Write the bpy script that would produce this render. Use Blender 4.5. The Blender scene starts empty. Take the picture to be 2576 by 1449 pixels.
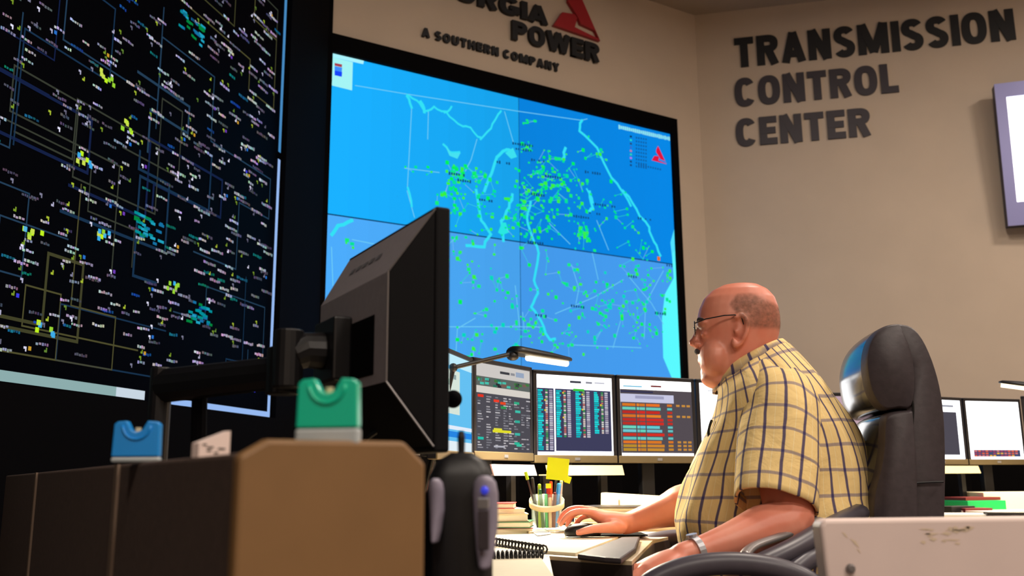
import bpy, bmesh, math, random
from mathutils import Vector as V, Matrix, Euler
R = math.radians
sc = bpy.context.scene
COL = sc.collection

# ------------------------------------------------------------------ camera
CAM = V((0, 0, .90)); FPX = 2390.0
_p, _r = R(11.45), R(-.48)
_f = V((0, math.cos(_p), math.sin(_p))); _u = V((0, -math.sin(_p), math.cos(_p))); _x = V((1, 0, 0))
AX = _x * math.cos(_r) + _u * math.sin(_r); AU = -_x * math.sin(_r) + _u * math.cos(_r); AF = _f
def ray(px, py): return AX * (px - 1288) + AU * (724.5 - py) + AF * FPX
def P(px, py, Y): r = ray(px, py); return CAM + r * (Y / r.y)
def PZ(px, py, z): r = ray(px, py); return CAM + r * ((z - CAM.z) / r.z)
def hd(deg): return V((math.sin(R(deg)), math.cos(R(deg)), 0))
def onplane(px, py, C, n): r = ray(px, py); return CAM + r * (n.dot(C - CAM) / n.dot(r))

cd = bpy.data.cameras.new('camera'); cam = bpy.data.objects.new('camera', cd); COL.objects.link(cam)
cd.sensor_width = 36; cd.lens = FPX / 2576 * 36; cd.clip_start = .05
cam.matrix_world = Matrix(((AX.x, AU.x, -AF.x, CAM.x), (AX.y, AU.y, -AF.y, CAM.y), (AX.z, AU.z, -AF.z, CAM.z), (0, 0, 0, 1)))
cd.dof.use_dof = True; cd.dof.focus_distance = 2.55; cd.dof.aperture_fstop = 4.6
sc.camera = cam
sc.view_settings.view_transform = 'Standard'; sc.view_settings.look = 'None'
sc.view_settings.exposure = 0; sc.view_settings.gamma = 1; sc.view_settings.use_curve_mapping = False

# --------------------------------------------------------------- materials
def lin(c): return tuple((x / 12.92 if x <= .04045 else ((x + .055) / 1.055) ** 2.4) for x in (v / 255 for v in c))
def mat(name, rgb, rough=.5, metal=0, noise=0, nscale=30, bump=0, coat=0, trans=0, alpha=1, emit=0, sss=0, spec=.5, vary=None):
    m = bpy.data.materials.new(name); m.use_nodes = True
    nt = m.node_tree; b = nt.nodes['Principled BSDF']; c = lin(rgb)
    b.inputs['Base Color'].default_value = (*c, 1); b.inputs['Roughness'].default_value = rough
    b.inputs['Metallic'].default_value = metal; b.inputs['Specular IOR Level'].default_value = spec
    if coat: b.inputs['Coat Weight'].default_value = coat; b.inputs['Coat Roughness'].default_value = .12
    if trans: b.inputs['Transmission Weight'].default_value = trans
    if alpha < 1: b.inputs['Alpha'].default_value = alpha
    if sss:
        b.inputs['Subsurface Weight'].default_value = sss; b.inputs['Subsurface Radius'].default_value = (.012, .005, .003); b.inputs['Subsurface Scale'].default_value = 1
    if emit: b.inputs['Emission Color'].default_value = (*c, 1); b.inputs['Emission Strength'].default_value = emit
    if noise or bump or vary:
        tc = nt.nodes.new('ShaderNodeTexCoord'); n = nt.nodes.new('ShaderNodeTexNoise')
        n.inputs['Scale'].default_value = nscale; n.inputs['Detail'].default_value = 5
        nt.links.new(tc.outputs['Object'], n.inputs['Vector'])
        if noise or vary:
            r = nt.nodes.new('ShaderNodeValToRGB'); nt.links.new(n.outputs['Fac'], r.inputs['Fac'])
            r.color_ramp.elements[0].position = .3; r.color_ramp.elements[1].position = .7
            c2 = lin(vary) if vary else tuple(min(1, v * (1 + noise)) for v in c)
            c1 = c if vary else tuple(v * (1 - noise) for v in c)
            r.color_ramp.elements[0].color = (*c1, 1); r.color_ramp.elements[1].color = (*c2, 1)
            nt.links.new(r.outputs['Color'], b.inputs['Base Color'])
        if bump:
            bp = nt.nodes.new('ShaderNodeBump'); bp.inputs['Strength'].default_value = bump; bp.inputs['Distance'].default_value = .002
            nt.links.new(n.outputs['Fac'], bp.inputs['Height']); nt.links.new(bp.outputs['Normal'], b.inputs['Normal'])
    return m
def screen_mat(name, strength):
    m = bpy.data.materials.new(name); m.use_nodes = True; nt = m.node_tree; b = nt.nodes['Principled BSDF']
    b.inputs['Base Color'].default_value = (.0, .0, .0, 1); b.inputs['Roughness'].default_value = .5; b.inputs['Specular IOR Level'].default_value = .02
    a = nt.nodes.new('ShaderNodeAttribute'); a.attribute_name = 'Col'
    nt.links.new(a.outputs['Color'], b.inputs['Emission Color']); b.inputs['Emission Strength'].default_value = strength
    return m
M = dict(
    wall=mat('wall_paint', (206, 187, 167), .8, noise=.03, nscale=3, bump=.05),
    ceil=mat('ceiling_paint', (172, 156, 140), .9, noise=.03, nscale=4),
    floor=mat('carpet', (60, 58, 62), .95, noise=.25, nscale=120, bump=.4),
    black=mat('black_plastic', (14, 13, 16), .45, noise=.1, nscale=60),
    casing=mat('black_casing', (3, 2, 4), .85, spec=.08),
    bezel=mat('monitor_bezel', (26, 24, 28), .4),
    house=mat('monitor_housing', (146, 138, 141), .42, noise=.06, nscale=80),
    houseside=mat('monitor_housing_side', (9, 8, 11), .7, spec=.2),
    chin=mat('beige_metal', (112, 98, 70), .5, metal=.2),
    silver=mat('silver', (190, 192, 198), .3, metal=.8),
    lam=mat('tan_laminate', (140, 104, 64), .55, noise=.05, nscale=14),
    lamdark=mat('dark_brown_panel', (84, 66, 57), .9, noise=.12, nscale=90, bump=.2),  # darker, rougher brown than the tan end panel
    trim=mat('panel_trim', (128, 108, 92), .5),
    pink=mat('beige_pink_laminate', (246, 224, 216), .4, noise=.03, nscale=10),
    worn=mat('worn_patch', (236, 214, 186), .5),
    desk=mat('desk_laminate', (206, 186, 150), .45, noise=.05, nscale=12),
    deskedge=mat('desk_edge', (58, 48, 46), .5),
    paper=mat('paper', (240, 232, 205), .8, noise=.02, nscale=40),
    paperw=mat('white_paper', (240, 240, 238), .8),
    cream=mat('cream_card', (228, 210, 168), .7),
    red=mat('red_cover', (170, 24, 30), .5), redd=mat('dark_red_cover', (110, 30, 34), .6),
    green=mat('green_plastic', (0, 170, 90), .4), greend=mat('dark_green', (26, 92, 50), .5),
    lime=mat('lime', (160, 200, 20), .5), orange=mat('orange', (235, 90, 30), .5), bluep=mat('blue_pen', (40, 60, 150), .4),
    yellow=mat('yellow_note', (238, 255, 8), .6), purple=mat('purple', (90, 60, 130), .5),
    teal=mat('teal_cap', (0, 205, 165), .35, coat=.4), cardblue=mat('blue_cap', (20, 150, 240), .35, coat=.4),
    clear=mat('frosted_bottle', (188, 196, 198), .35, noise=.05, nscale=30),
    glass=mat('cup_glass', (225, 240, 228), .08, alpha=.10),
    leather=mat('black_leather', (66, 58, 62), .5, noise=.15, nscale=60, bump=.3),
    leatherf=mat('black_leather_front', (30, 30, 36), .2, noise=.1, nscale=30, bump=.06, coat=.35),
    armp=mat('grey_arm_plastic', (70, 66, 76), .4, noise=.08, nscale=30),
    metal=mat('grey_metal', (150, 145, 145), .35, metal=.6),
    handset=mat('handset_grey', (150, 142, 160), .4, noise=.05),
    handblue=mat('blue_button', (60, 70, 230), .3, emit=.4),
    skin=mat('skin', (228, 152, 128), .42, vary=(222, 130, 104), nscale=14, sss=.12, bump=.06),
    lip=mat('lip', (170, 84, 78), .4), stache=mat('moustache', (62, 54, 56), .9, noise=.4, nscale=400, bump=.6),
    eye=mat('eye_white', (225, 220, 215), .2), iris=mat('iris', (50, 60, 70), .2),
    lens=mat('lens', (200, 235, 240), .03, trans=.9), wire=mat('wire_frame', (40, 36, 40), .3, metal=.6),
    nail=mat('nail', (232, 178, 160), .3), stubble=mat('hair_stubble', (150, 112, 88), .9, vary=(104, 84, 72), nscale=60, bump=.3),
    trouser=mat('dark_trousers', (24, 26, 36), .9, noise=.1, nscale=80), shoe=mat('black_shoe', (15, 14, 14), .35),
    ink=mat('black_lettering', (12, 10, 14), .6), ink2=mat('charcoal_lettering', (44, 34, 44), .5),
    logored=mat('red_logo', (168, 26, 34), .45),
    tvframe=mat('silver_tv_frame', (150, 150, 205), .3, metal=.15), tvside=mat('tv_side', (38, 38, 60), .5),
    lampglow=mat('lamp_tube', (255, 236, 200), .5, emit=3.0),
    tvglow=mat('tv_picture', (255, 255, 255), .3, emit=2.2),
    panelglow=mat('unseen_ceiling_diffuser', (255, 226, 190), .5, emit=1.2),
)
M['scr'] = screen_mat('screen_picture', 1.0); M['scrhi'] = screen_mat('bright_screen_picture', 1.25)

# ------------------------------------------------------------ mesh builder
class MB:
    def __init__(s): s.v = []; s.f = []; s.m = []; s.c = []; s.uv = []; s.mats = []
    def mi(s, m):
        if m not in s.mats: s.mats.append(m)
        return s.mats.index(m)
    def face(s, idx, m, col=None, uv=None): s.f.append(tuple(idx)); s.m.append(s.mi(m)); s.c.append(col); s.uv.append(uv)
    def add(s, pts): b = len(s.v); s.v += [V(p) for p in pts]; return b
    def quad(s, pts, m, col=None): b = s.add(pts); s.face(range(b, b + len(pts)), m, col)
    def box(s, c, sz, m, rz=0, rot=None):
        c = V(c); q = (rot or Matrix.Rotation(rz, 3, 'Z')); h = V(sz) / 2
        b = s.add([c + q @ V((h.x * i, h.y * j, h.z * k)) for k in (-1, 1) for j in (-1, 1) for i in (-1, 1)])
        for a in ((0, 2, 3, 1), (4, 5, 7, 6), (0, 1, 5, 4), (2, 6, 7, 3), (0, 4, 6, 2), (1, 3, 7, 5)): s.face([b + i for i in a], m)
        return s
    def hexa(s, bot, top, m):
        b = s.add(list(bot) + list(top)); n = len(bot)
        s.face([b + n - 1 - i for i in range(n)], m); s.face([b + n + i for i in range(n)], m)
        for i in range(n): j = (i + 1) % n; s.face((b + i, b + j, b + n + j, b + n + i), m)
        return s
    def prism(s, poly, z0, z1, m): return s.hexa([V((p[0], p[1], z0)) for p in poly], [V((p[0], p[1], z1)) for p in poly], m)
    def loft(s, rings, m, caps=True, uvs=None, closed=True):
        n = len(rings[0]); b0 = len(s.v)
        for r in rings: s.add(r)
        for i in range(len(rings) - 1):
            for j in range(n if closed else n - 1):
                k = (j + 1) % n; a = b0 + i * n
                uv = None
                if uvs: uv = [uvs(i, j), uvs(i, j + 1), uvs(i + 1, j + 1), uvs(i + 1, j)]
                s.face((a + j, a + k, a + n + k, a + n + j), m, None, uv)
        if caps and closed:
            s.face([b0 + j for j in reversed(range(n))], m); a = b0 + (len(rings) - 1) * n; s.face([a + j for j in range(n)], m)
        return s
    def tube(s, pts, rad, m, n=10, flat=None):
        pts = [V(p) for p in pts]
        if not hasattr(rad, '__len__'): rad = [rad] * len(pts)
        rings = []; up = None
        for i, p in enumerate(pts):
            t = (pts[min(i + 1, len(pts) - 1)] - pts[max(i - 1, 0)]).normalized()
            if up is None: up = V((0, 0, 1)) if abs(t.z) < .9 else V((1, 0, 0))
            a = t.cross(up).normalized(); up = a.cross(t).normalized()
            rr = rad[i]; ra, rb = rr if hasattr(rr, '__len__') else (rr, rr)
            rings.append([p + a * ra * math.cos(2 * math.pi * k / n) + up * rb * math.sin(2 * math.pi * k / n) for k in range(n)])
        return s.loft(rings, m)
    def blobtube(s, pts, rad, m, n=14, sub=4):   # tube with smooth spline and rounded ends
        pp, rr = spline(pts, sub), spline([V((r, 0, 0)) for r in rad], sub)
        rr = [r.x for r in rr]
        d0 = (pp[0] - pp[1]).normalized(); d1 = (pp[-1] - pp[-2]).normalized(); r0, r1 = rr[0], rr[-1]
        A = [(pp[0] + d0 * r0 * math.sin(a), r0 * math.cos(a)) for a in (1.45, 1.1, .75, .4)]
        B = [(pp[-1] + d1 * r1 * math.sin(a), r1 * math.cos(a)) for a in (.4, .75, 1.1, 1.45)]
        s.tube([a[0] for a in A] + pp + [a[0] for a in B], [a[1] for a in A] + rr + [a[1] for a in B], m, n); return s
    def ball(s, c, r, m, n=14, rot=None):
        r = r if hasattr(r, '__len__') else (r, r, r); c = V(c); q = rot or Matrix.Identity(3)
        rings = []
        for i in range(n // 2 + 1):
            a = -math.pi / 2 + math.pi * (i + .001) / (n // 2 + .002)
            rings.append([c + q @ V((r[0] * math.cos(a) * math.cos(t), r[1] * math.cos(a) * math.sin(t), r[2] * math.sin(a))) for t in (2 * math.pi * k / n for k in range(n))])
        return s.loft(rings, m)
    def lathe(s, prof, m, c=(0, 0, 0), n=24, caps=True):
        c = V(c); return s.loft([[c + V((r * math.cos(2 * math.pi * k / n), r * math.sin(2 * math.pi * k / n), z)) for k in range(n)] for r, z in prof], m, caps)
    def build(s, name, parent=None, loc=None, smooth=False, bevel=0, seg=2, world=False, subsurf=0, fix=True):
        me = bpy.data.meshes.new(name)
        org = V((0, 0, 0))
        if loc is not None: org = V(loc)
        elif world and parent is not None: org = parent['_w']
        if loc is not None and parent is not None: org = V((0, 0, 0))
        if world and parent is not None:
            inv = parent['_inv']; vs = [inv @ v for v in s.v]
        else: vs = [v - org for v in s.v]
        me.from_pydata(vs, [], s.f)
        for m in s.mats: me.materials.append(M[m] if isinstance(m, str) else m)
        me.polygons.foreach_set('material_index', s.m)
        if any(c is not None for c in s.c):
            at = me.color_attributes.new('Col', 'FLOAT_COLOR', 'CORNER'); k = 0
            for p, c in zip(me.polygons, s.c):
                g_ = 2.6 if c is not None and min(c) >= 238 else 1
                c = (*(v * g_ for v in lin(c)), 1) if c is not None else (0, 0, 0, 1)
                for li in p.loop_indices: at.data[li].color = c
        if any(u is not None for u in s.uv):
            ul = me.uv_layers.new(name='UVMap')
            for p, u in zip(me.polygons, s.uv):
                if u:
                    for li, t in zip(p.loop_indices, u): ul.data[li].uv = t
        if fix and not any(c is not None for c in s.c):
            bm = bmesh.new(); bm.from_mesh(me); bmesh.ops.recalc_face_normals(bm, faces=bm.faces); bm.to_mesh(me); bm.free()
        if smooth:
            me.polygons.foreach_set('use_smooth', [True] * len(me.polygons))
        o = bpy.data.objects.new(name, me); COL.objects.link(o)
        if parent is not None: o.parent = PAR[parent['_id']]
        elif loc is not None: o.location = org
        if bevel:
            md = o.modifiers.new('bevel', 'BEVEL'); md.width = bevel; md.segments = seg; md.limit_method = 'ANGLE'; md.angle_limit = R(40)
        if subsurf: md = o.modifiers.new('sub', 'SUBSURF'); md.levels = subsurf; md.render_levels = subsurf
        return o
def spline(pts, sub):
    pts = [V(p) for p in pts]; out = []
    for i in range(len(pts) - 1):
        a, b, c, d = pts[max(i - 1, 0)], pts[i], pts[i + 1], pts[min(i + 2, len(pts) - 1)]
        for k in range(sub):
            t = k / sub
            out.append(.5 * ((2 * b) + (c - a) * t + (2 * a - 5 * b + 4 * c - d) * t * t + (3 * b - a - 3 * c + d) * t ** 3))
    out.append(pts[-1]); return out
PAR = {}
def thing(name, label, cat, loc=(0, 0, 0), rz=0, group=None):
    o = bpy.data.objects.new(name, None); COL.objects.link(o); o.location = loc; o.rotation_euler = (0, 0, rz); o.empty_display_size = .05
    o['label'] = label; o['category'] = cat
    if group: o['group'] = group
    mw = Matrix.Translation(V(loc)) @ Matrix.Rotation(rz, 4, 'Z')
    k = len(PAR); PAR[k] = o
    return {'_id': k, '_w': V(loc), '_inv': mw.inverted(), 'o': o, '_m': mw}
def sub(o, parent_t):   # handle for building sub-parts under an existing part object
    k = len(PAR); PAR[k] = o
    return {'_id': k, '_w': parent_t['_w'], '_inv': parent_t['_inv'], 'o': o, '_m': parent_t['_m']}
def tag(o, label=None, cat=None, group=None, kind=None):
    if label: o['label'] = label
    if cat: o['category'] = cat
    if group: o['group'] = group
    if kind: o['kind'] = kind
    return o
def struct(mb, name, label=None, **k):
    o = mb.build(name, **k); o['kind'] = 'structure'
    if label: o['label'] = label
    return o
def copy_tree(t, loc, rz, label, group=None):
    def cp(o, par):
        c = o.copy(); COL.objects.link(c); c.parent = par
        for ch in [x for x in bpy.data.objects if x.parent == o]: cp(ch, c)
        return c
    c = cp(t['o'], None); c.location = loc; c.rotation_euler = (0, 0, rz); c['label'] = label
    if group: c['group'] = group
    return c

nt = M['stubble'].node_tree; b = nt.nodes['Principled BSDF']
tc = nt.nodes.new('ShaderNodeTexCoord'); n = nt.nodes.new('ShaderNodeTexNoise'); n.inputs['Scale'].default_value = 110; n.inputs['Detail'].default_value = 6
nt.links.new(tc.outputs['Object'], n.inputs['Vector']); r = nt.nodes.new('ShaderNodeMapRange'); nt.links.new(n.outputs['Fac'], r.inputs[0]); r.inputs[1].default_value = .3; r.inputs[2].default_value = .75; r.inputs[3].default_value = .25; r.inputs[4].default_value = .6
mk = nt.nodes.new('ShaderNodeAttribute'); mk.attribute_name = 'mask'; mm = nt.nodes.new('ShaderNodeMath'); mm.operation = 'MULTIPLY'
nt.links.new(r.outputs[0], mm.inputs[0]); nt.links.new(mk.outputs['Fac'], mm.inputs[1]); nt.links.new(mm.outputs[0], b.inputs['Alpha'])
# ---------------------------------------------------------------- room
HB, HL, HT = 58.0, 13.0, 103.0
dB, dL, dT = hd(HB), hd(HL), hd(HT)
def nrm(h): return V((math.cos(R(h)), -math.sin(R(h)), 0))
nB, nL, nT = nrm(HB), nrm(HL), nrm(HT)
nLw = V((nL.x, nL.y, 0))
def wB(Y):
    C = P(1685, 339, Y); a = onplane(833, 132, C, nB); return C, (C - a).dot(dB)
C0, w0 = wB(7.4); C0, w0 = wB(7.4 * 2.72 / w0)
CB = C0                                            # a point on the front plane of the map screen
CW = CB + dB * 0 - nB * .03                        # wall plane lies 3 cm behind (nB points into the room)
if nB.dot(CAM - CB) < 0: nB = -nB
CW = CB - nB * .03
C1 = onplane(778, 600, CW, nB); C2 = onplane(1760, 300, CW, nB)
C1.z = 0; C2.z = 0
if nL.dot(CAM - C1) < 0: nL = -nL
if nT.dot(CAM - C2) < 0: nT = -nT
ZC = onplane(1752, 40, CW, nB).z
print('ceiling', ZC, 'C1', C1, 'C2', C2)
L0 = C1 - dL * 10.5                                # left wall comes back past the camera
T1 = C2 + dT * 5.2
T2 = V((T1.x, L0.y, 0))
def wall(name, a, b, n, m='wall', th=.12):
    mb = MB(); a = V(a); b = V(b)
    mb.prism([a, b, b - n * th, a - n * th], 0, ZC, m); return struct(mb, name)
wall('wall_left', L0, C1, nL, 'casing'); wall('wall_screen', C1, C2, nB); wall('wall_far', C2, T1, nT)
wall('wall_right', T1, T2, V((-1, 0, 0))); wall('wall_back', L0, T2, V((0, 1, 0)))
poly = [L0, T2, T1, C2, C1]
struct(MB().prism(poly, -.1, 0, 'floor'), 'floor'); struct(MB().prism(poly, ZC, ZC + .1, 'ceil'), 'ceiling')
# black casing column between the two video walls
mb = MB(); e0 = onplane(833, 300, CW, nB); e0.z = 0
mb.prism([C1 + nB * .002 + dB * .0, e0 - dB * .03 + nB * .002, e0 - dB * .03 + nB * .06, C1 + nB * .06], 0, ZC, 'casing')
struct(mb, 'trim_1', label='black casing between the two display walls')

# map wall ---------------------------------------------------------------
def ribbon(mb, pts, w, col, m='scr', plane=None, lift=.0, closed=False):
    C, n, d = plane; Q = [onplane(x, y, C, n) + n * lift for x, y in pts]
    for a, b in zip(Q, Q[1:]):
        t = (b - a)
        if t.length < 1e-4: continue
        t.normalize(); s = t.cross(n).normalized() * w / 2; e = t * w * .3
        mb.quad([a - e - s, b + e - s, b + e + s, a - e + s], m, col)
def rect(mb, px, py, w, h, col, plane, lift, m='scr', cen=True):
    C, n, d = plane; q = onplane(px, py, C, n) + n * lift; z = V((0, 0, 1))
    mb.quad([q - d * w / 2 - z * h / 2, q + d * w / 2 - z * h / 2, q + d * w / 2 + z * h / 2, q - d * w / 2 + z * h / 2], m, col)
def polyp(mb, pts, col, plane, lift, m='scr'):
    C, n, d = plane; mb.quad([onplane(x, y, C, n) + n * lift for x, y in pts], m, col)
A = onplane(833, 132, CB, nB); Bp = onplane(1685, 339, CB, nB)
ztop = (A.z + Bp.z) / 2; zmid = (onplane(822, 540, CB, nB).z + onplane(1698, 664, CB, nB).z) / 2; zbot = zmid - (ztop - zmid)
print('map z', A.z, Bp.z, zmid, zbot)
W0 = 0.0; W1 = (Bp - A).dot(dB); Wm = (onplane(1308, 600, CB, nB) - A).dot(dB)
mt = thing('map_display_wall', 'large blue power grid map display in a black frame on the beige wall', 'display wall', (A.x, A.y, 0))
def mp(s, z, l=0): return V((A.x, A.y, 0)) + dB * s + V((0, 0, z)) + nB * l
def tq(mb, s0, s1, z0, z1, col, l=0, m='scr'): mb.quad([mp(s0, z0, l), mp(s1, z0, l), mp(s1, z1, l), mp(s0, z1, l)], m, col)
mb = MB(); bz = .14
def bxB(mb, s0, s1, z0, z1, l0, l1, m): mb.hexa([mp(s0, z0, l0), mp(s1, z0, l0), mp(s1, z0, l1), mp(s0, z0, l1)], [mp(s0, z1, l0), mp(s1, z1, l0), mp(s1, z1, l1), mp(s0, z1, l1)], m)
tf = onplane(1697, 303, CB, nB).z - ztop
bxB(mb, -.12, W1 + .055, ztop, ztop + max(tf, .1), -.03, .03, 'casing'); bxB(mb, -.12, W1 + .055, zbot - .1, zbot, -.03, .03, 'casing')
bxB(mb, -.12, 0, zbot, ztop, -.03, .03, 'casing'); bxB(mb, W1, W1 + .055, zbot, ztop, -.03, .03, 'casing')
mb.build('frame', mt, world=True)
PL = (CB, nB, dB)
random.seed(4)
mb = MB(); g = .004
tq(mb, -.005, W1 + .005, zbot, ztop, (10, 60, 100))
cols = {(0, 1): (22, 172, 250), (1, 1): (6, 140, 238), (0, 0): (76, 172, 252), (1, 0): (72, 164, 252)}
for (i, j), c in cols.items():
    s0, s1 = ((0, Wm - g / 2), (Wm + g / 2, W1))[i]; z0, z1 = ((zbot, zmid - g), (zmid + g, ztop))[j]
    N = 10
    for a in range(N):
        for b in range(N):
            # brightness falloff painted into the tile colours, brighter towards the outer left side
            k = .96 + .10 * (1 - a / N if i == 0 else a / N * .4) * (1 if j else .7) - .03
            cc = tuple(min(255, v * k) for v in c)
            tq(mb, s0 + (s1 - s0) * a / N, s0 + (s1 - s0) * (a + 1) / N, z0 + (z1 - z0) * b / N, z0 + (z1 - z0) * (b + 1) / N, cc, .001)
cy = (70, 235, 250); pale = (90, 200, 245)
for pts in ([(1640, 720), (1600, 860), (1660, 900), (1680, 953), (1716, 953), (1699, 610), (1688, 640), (1690, 690)],):
    pass
polyp(mb, [(1690, 640), (1694, 700), (1672, 740), (1665, 800), (1668, 900), (1690, 952), (1715, 952), (1706, 760), (1700, 625)], (90, 250, 255), PL, .002)
polyp(mb, [(1700, 560), (1686, 610), (1690, 645), (1702, 665)], (80, 225, 255), PL, .002)
def crop1(pts): return [(820 + x / 2.7404, y / 2.7404) for x, y in pts]
def crop2(pts): return [(800 + x / 2.6833, 480 + y / 2.6833) for x, y in pts]
thick = [crop1([(560, 660), (620, 690), (680, 770), (740, 740), (820, 775), (910, 860), (990, 880), (1040, 940), (1070, 960), (1130, 890), (1180, 800), (1205, 765)]),
         crop1([(560, 660), (590, 745)]), crop1([(820, 775), (865, 735)]), crop1([(680, 770), (650, 700)]),
         crop1([(810, 1000), (870, 1060), (920, 1050)]), crop1([(1300, 1060), (1250, 1030), (1170, 1090), (1140, 1200), (1090, 1320)]),
         crop1([(1760, 830), (1750, 900), (1860, 1020), (1940, 1180), (2030, 1300), (2100, 1420)]),
         crop1([(1630, 1100), (1650, 1020)]), crop1([(560, 1300), (590, 1425)]), crop1([(1800, 1300), (1840, 1400)]),
         crop2([(1060, 0), (1095, 200), (1160, 290), (1120, 380), (1000, 370)]), crop2([(1310, 30), (1290, 110), (1240, 210), (1250, 340)]),
         crop2([(1430, 80), (1410, 180), (1440, 300), (1490, 420), (1460, 600), (1480, 690), (1440, 780), (1500, 880), (1560, 1010), (1600, 1000)]),
         crop2([(2060, 0), (2150, 130), (2230, 240), (2260, 340), (2310, 440)]), crop2([(1830, 0), (1850, 120), (1830, 140)]),
         crop2([(85, 300), (140, 240), (230, 200)])]
for l in thick:
    q = []
    for a, b in zip(l, l[1:]):
        for k in range(3):
            t = k / 3; q.append((a[0] + (b[0] - a[0]) * t + random.uniform(-2.5, 2.5), a[1] + (b[1] - a[1]) * t + random.uniform(-2.5, 2.5)))
    q.append(l[-1]); ribbon(mb, q, random.uniform(.013, .022), (50, 225, 245), plane=PL, lift=.003)
thin = [crop1([(200, 590), (560, 650), (1340, 770), (1760, 830), (1800, 820)]), crop1([(590, 740), (560, 1300)]), crop1([(1230, 770), (1290, 980)]), crop1([(705, 770), (700, 960)]),
        crop1([(540, 1160), (780, 1190)]), crop1([(1040, 960), (1000, 1100), (960, 1180)]), crop2([(1330, 640), (1360, 920)]),
        crop2([(870, 918), (1360, 918), (1520, 920)]), crop2([(1700, 1040), (2180, 1060)]), crop2([(600, 0), (650, 180)]), crop2([(1560, 220), (1700, 360)]),
        crop2([(1880, 200), (1960, 400)]), crop2([(2200, 1000), (2210, 760), (2330, 540)]), crop2([(2060, 600), (1860, 720), (1600, 830)]), crop2([(2080, 560), (2250, 760), (2330, 900)]),
        crop2([(1710, 500), (1760, 660), (1740, 760)]), crop2([(930, 1100), (940, 930), (1060, 860)]), crop2([(2040, 880), (1990, 1060)]), crop2([(1380, 820), (1390, 940)]),
        crop2([(1850, 420), (1890, 600)]), crop2([(230, 330), (380, 360)]), crop2([(90, 380), (100, 640)])]
for l in thin: ribbon(mb, l, .0055, (110, 205, 245), plane=PL, lift=.0022)
polyp(mb, [(1252, 585), (1262, 560), (1272, 560), (1280, 585), (1262, 592)], (40, 230, 225), PL, .0032)
polyp(mb, [(1120, 368), (1135, 385), (1158, 385), (1150, 400), (1130, 392)], (70, 225, 240), PL, .0032)
polyp(mb, [(1270, 385), (1290, 372), (1300, 395), (1285, 400)], (60, 225, 240), PL, .0032)
# lattice of faint transmission lines and the green substations they join
cl = [(1150, 440, 30, 34), (1175, 455, 34, 18), (1120, 490, 26, 14), (1220, 490, 50, 26), (1340, 480, 60, 60), (1380, 440, 50, 50), (1380, 400, 30, 16), (1400, 520, 60, 40),
      (1290, 560, 60, 30), (1350, 600, 60, 26), (1470, 590, 22, 30), (1540, 540, 60, 24), (1600, 610, 40, 14), (1170, 620, 50, 20), (1220, 680, 60, 16), (1280, 760, 70, 26),
      (1240, 850, 80, 26), (1180, 880, 40, 20), (1440, 700, 80, 20), (1500, 760, 70, 30), (1560, 760, 70, 26), (1640, 760, 40, 26), (1620, 830, 40, 22), (1510, 840, 60, 24),
      (1400, 850, 60, 22), (1330, 820, 40, 16), (880, 610, 16, 4), (1030, 423, 20, 3), (1075, 424, 16, 3), (1330, 310, 18, 8), (1490, 390, 34, 12), (1600, 680, 60, 20), (1150, 520, 40, 12),
      (1450, 480, 60, 26), (1330, 370, 18, 10), (1680, 690, 16, 10)]
nodes = []
for x, y, s, n in cl:
    for _ in range(int(n * 1.0)):
        a = random.gauss(x, s * .62); b = random.gauss(y, s * .5)
        xl = 1008 if b < 560 else 830; xr = 1560 + (b - 330) * .45
        if a < xl or a > min(xr, 1690) or b > 930 or b < 290: continue
        nodes.append((a, b))
gcs = [(0, 240, 90), (20, 235, 120), (0, 225, 150), (60, 240, 60), (0, 215, 190)]
for i, (x, y) in enumerate(nodes):
    s = random.choice((.012, .015, .02, .026)); c = random.choice(gcs) if y > 610 else random.choice(gcs[:4])
    rect(mb, x, y, s, s * random.uniform(.7, 1.1), c, PL, .0045)
    if i % 3 == 0:
        o = min(nodes, key=lambda q: abs(math.hypot(q[0] - x, q[1] - y) - random.uniform(12, 34)))
        ribbon(mb, [(x, y), o], .0032, random.choice([(60, 215, 225), (40, 220, 190), (120, 190, 245)]), plane=PL, lift=.0035)
for x, y, w in [(1318, 365, 56), (1320, 378, 44), (1272, 411, 44), (1155, 440, 50), (1170, 456, 36), (1355, 405, 36), (1400, 447, 56), (1495, 436, 46), (1225, 505, 38), (1355, 491, 36), (1525, 518, 56),
             (1465, 547, 44), (1625, 552, 40), (1350, 612, 44), (1680, 668, 30), (1596, 697, 30), (1455, 772, 36), (1365, 795, 34), (1660, 789, 36), (1498, 538, 30)]:
    k = int(w / 6)
    for i in range(k):
        if random.random() < .85: rect(mb, x - w / 2 + i * 6, y + (i * 6 - w / 2) * .14, .012, random.uniform(.012, .022), (14, 70, 120), PL, .005)
rect(mb, 1656, 651, .026, .03, (235, 110, 20), PL, .005)
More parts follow.
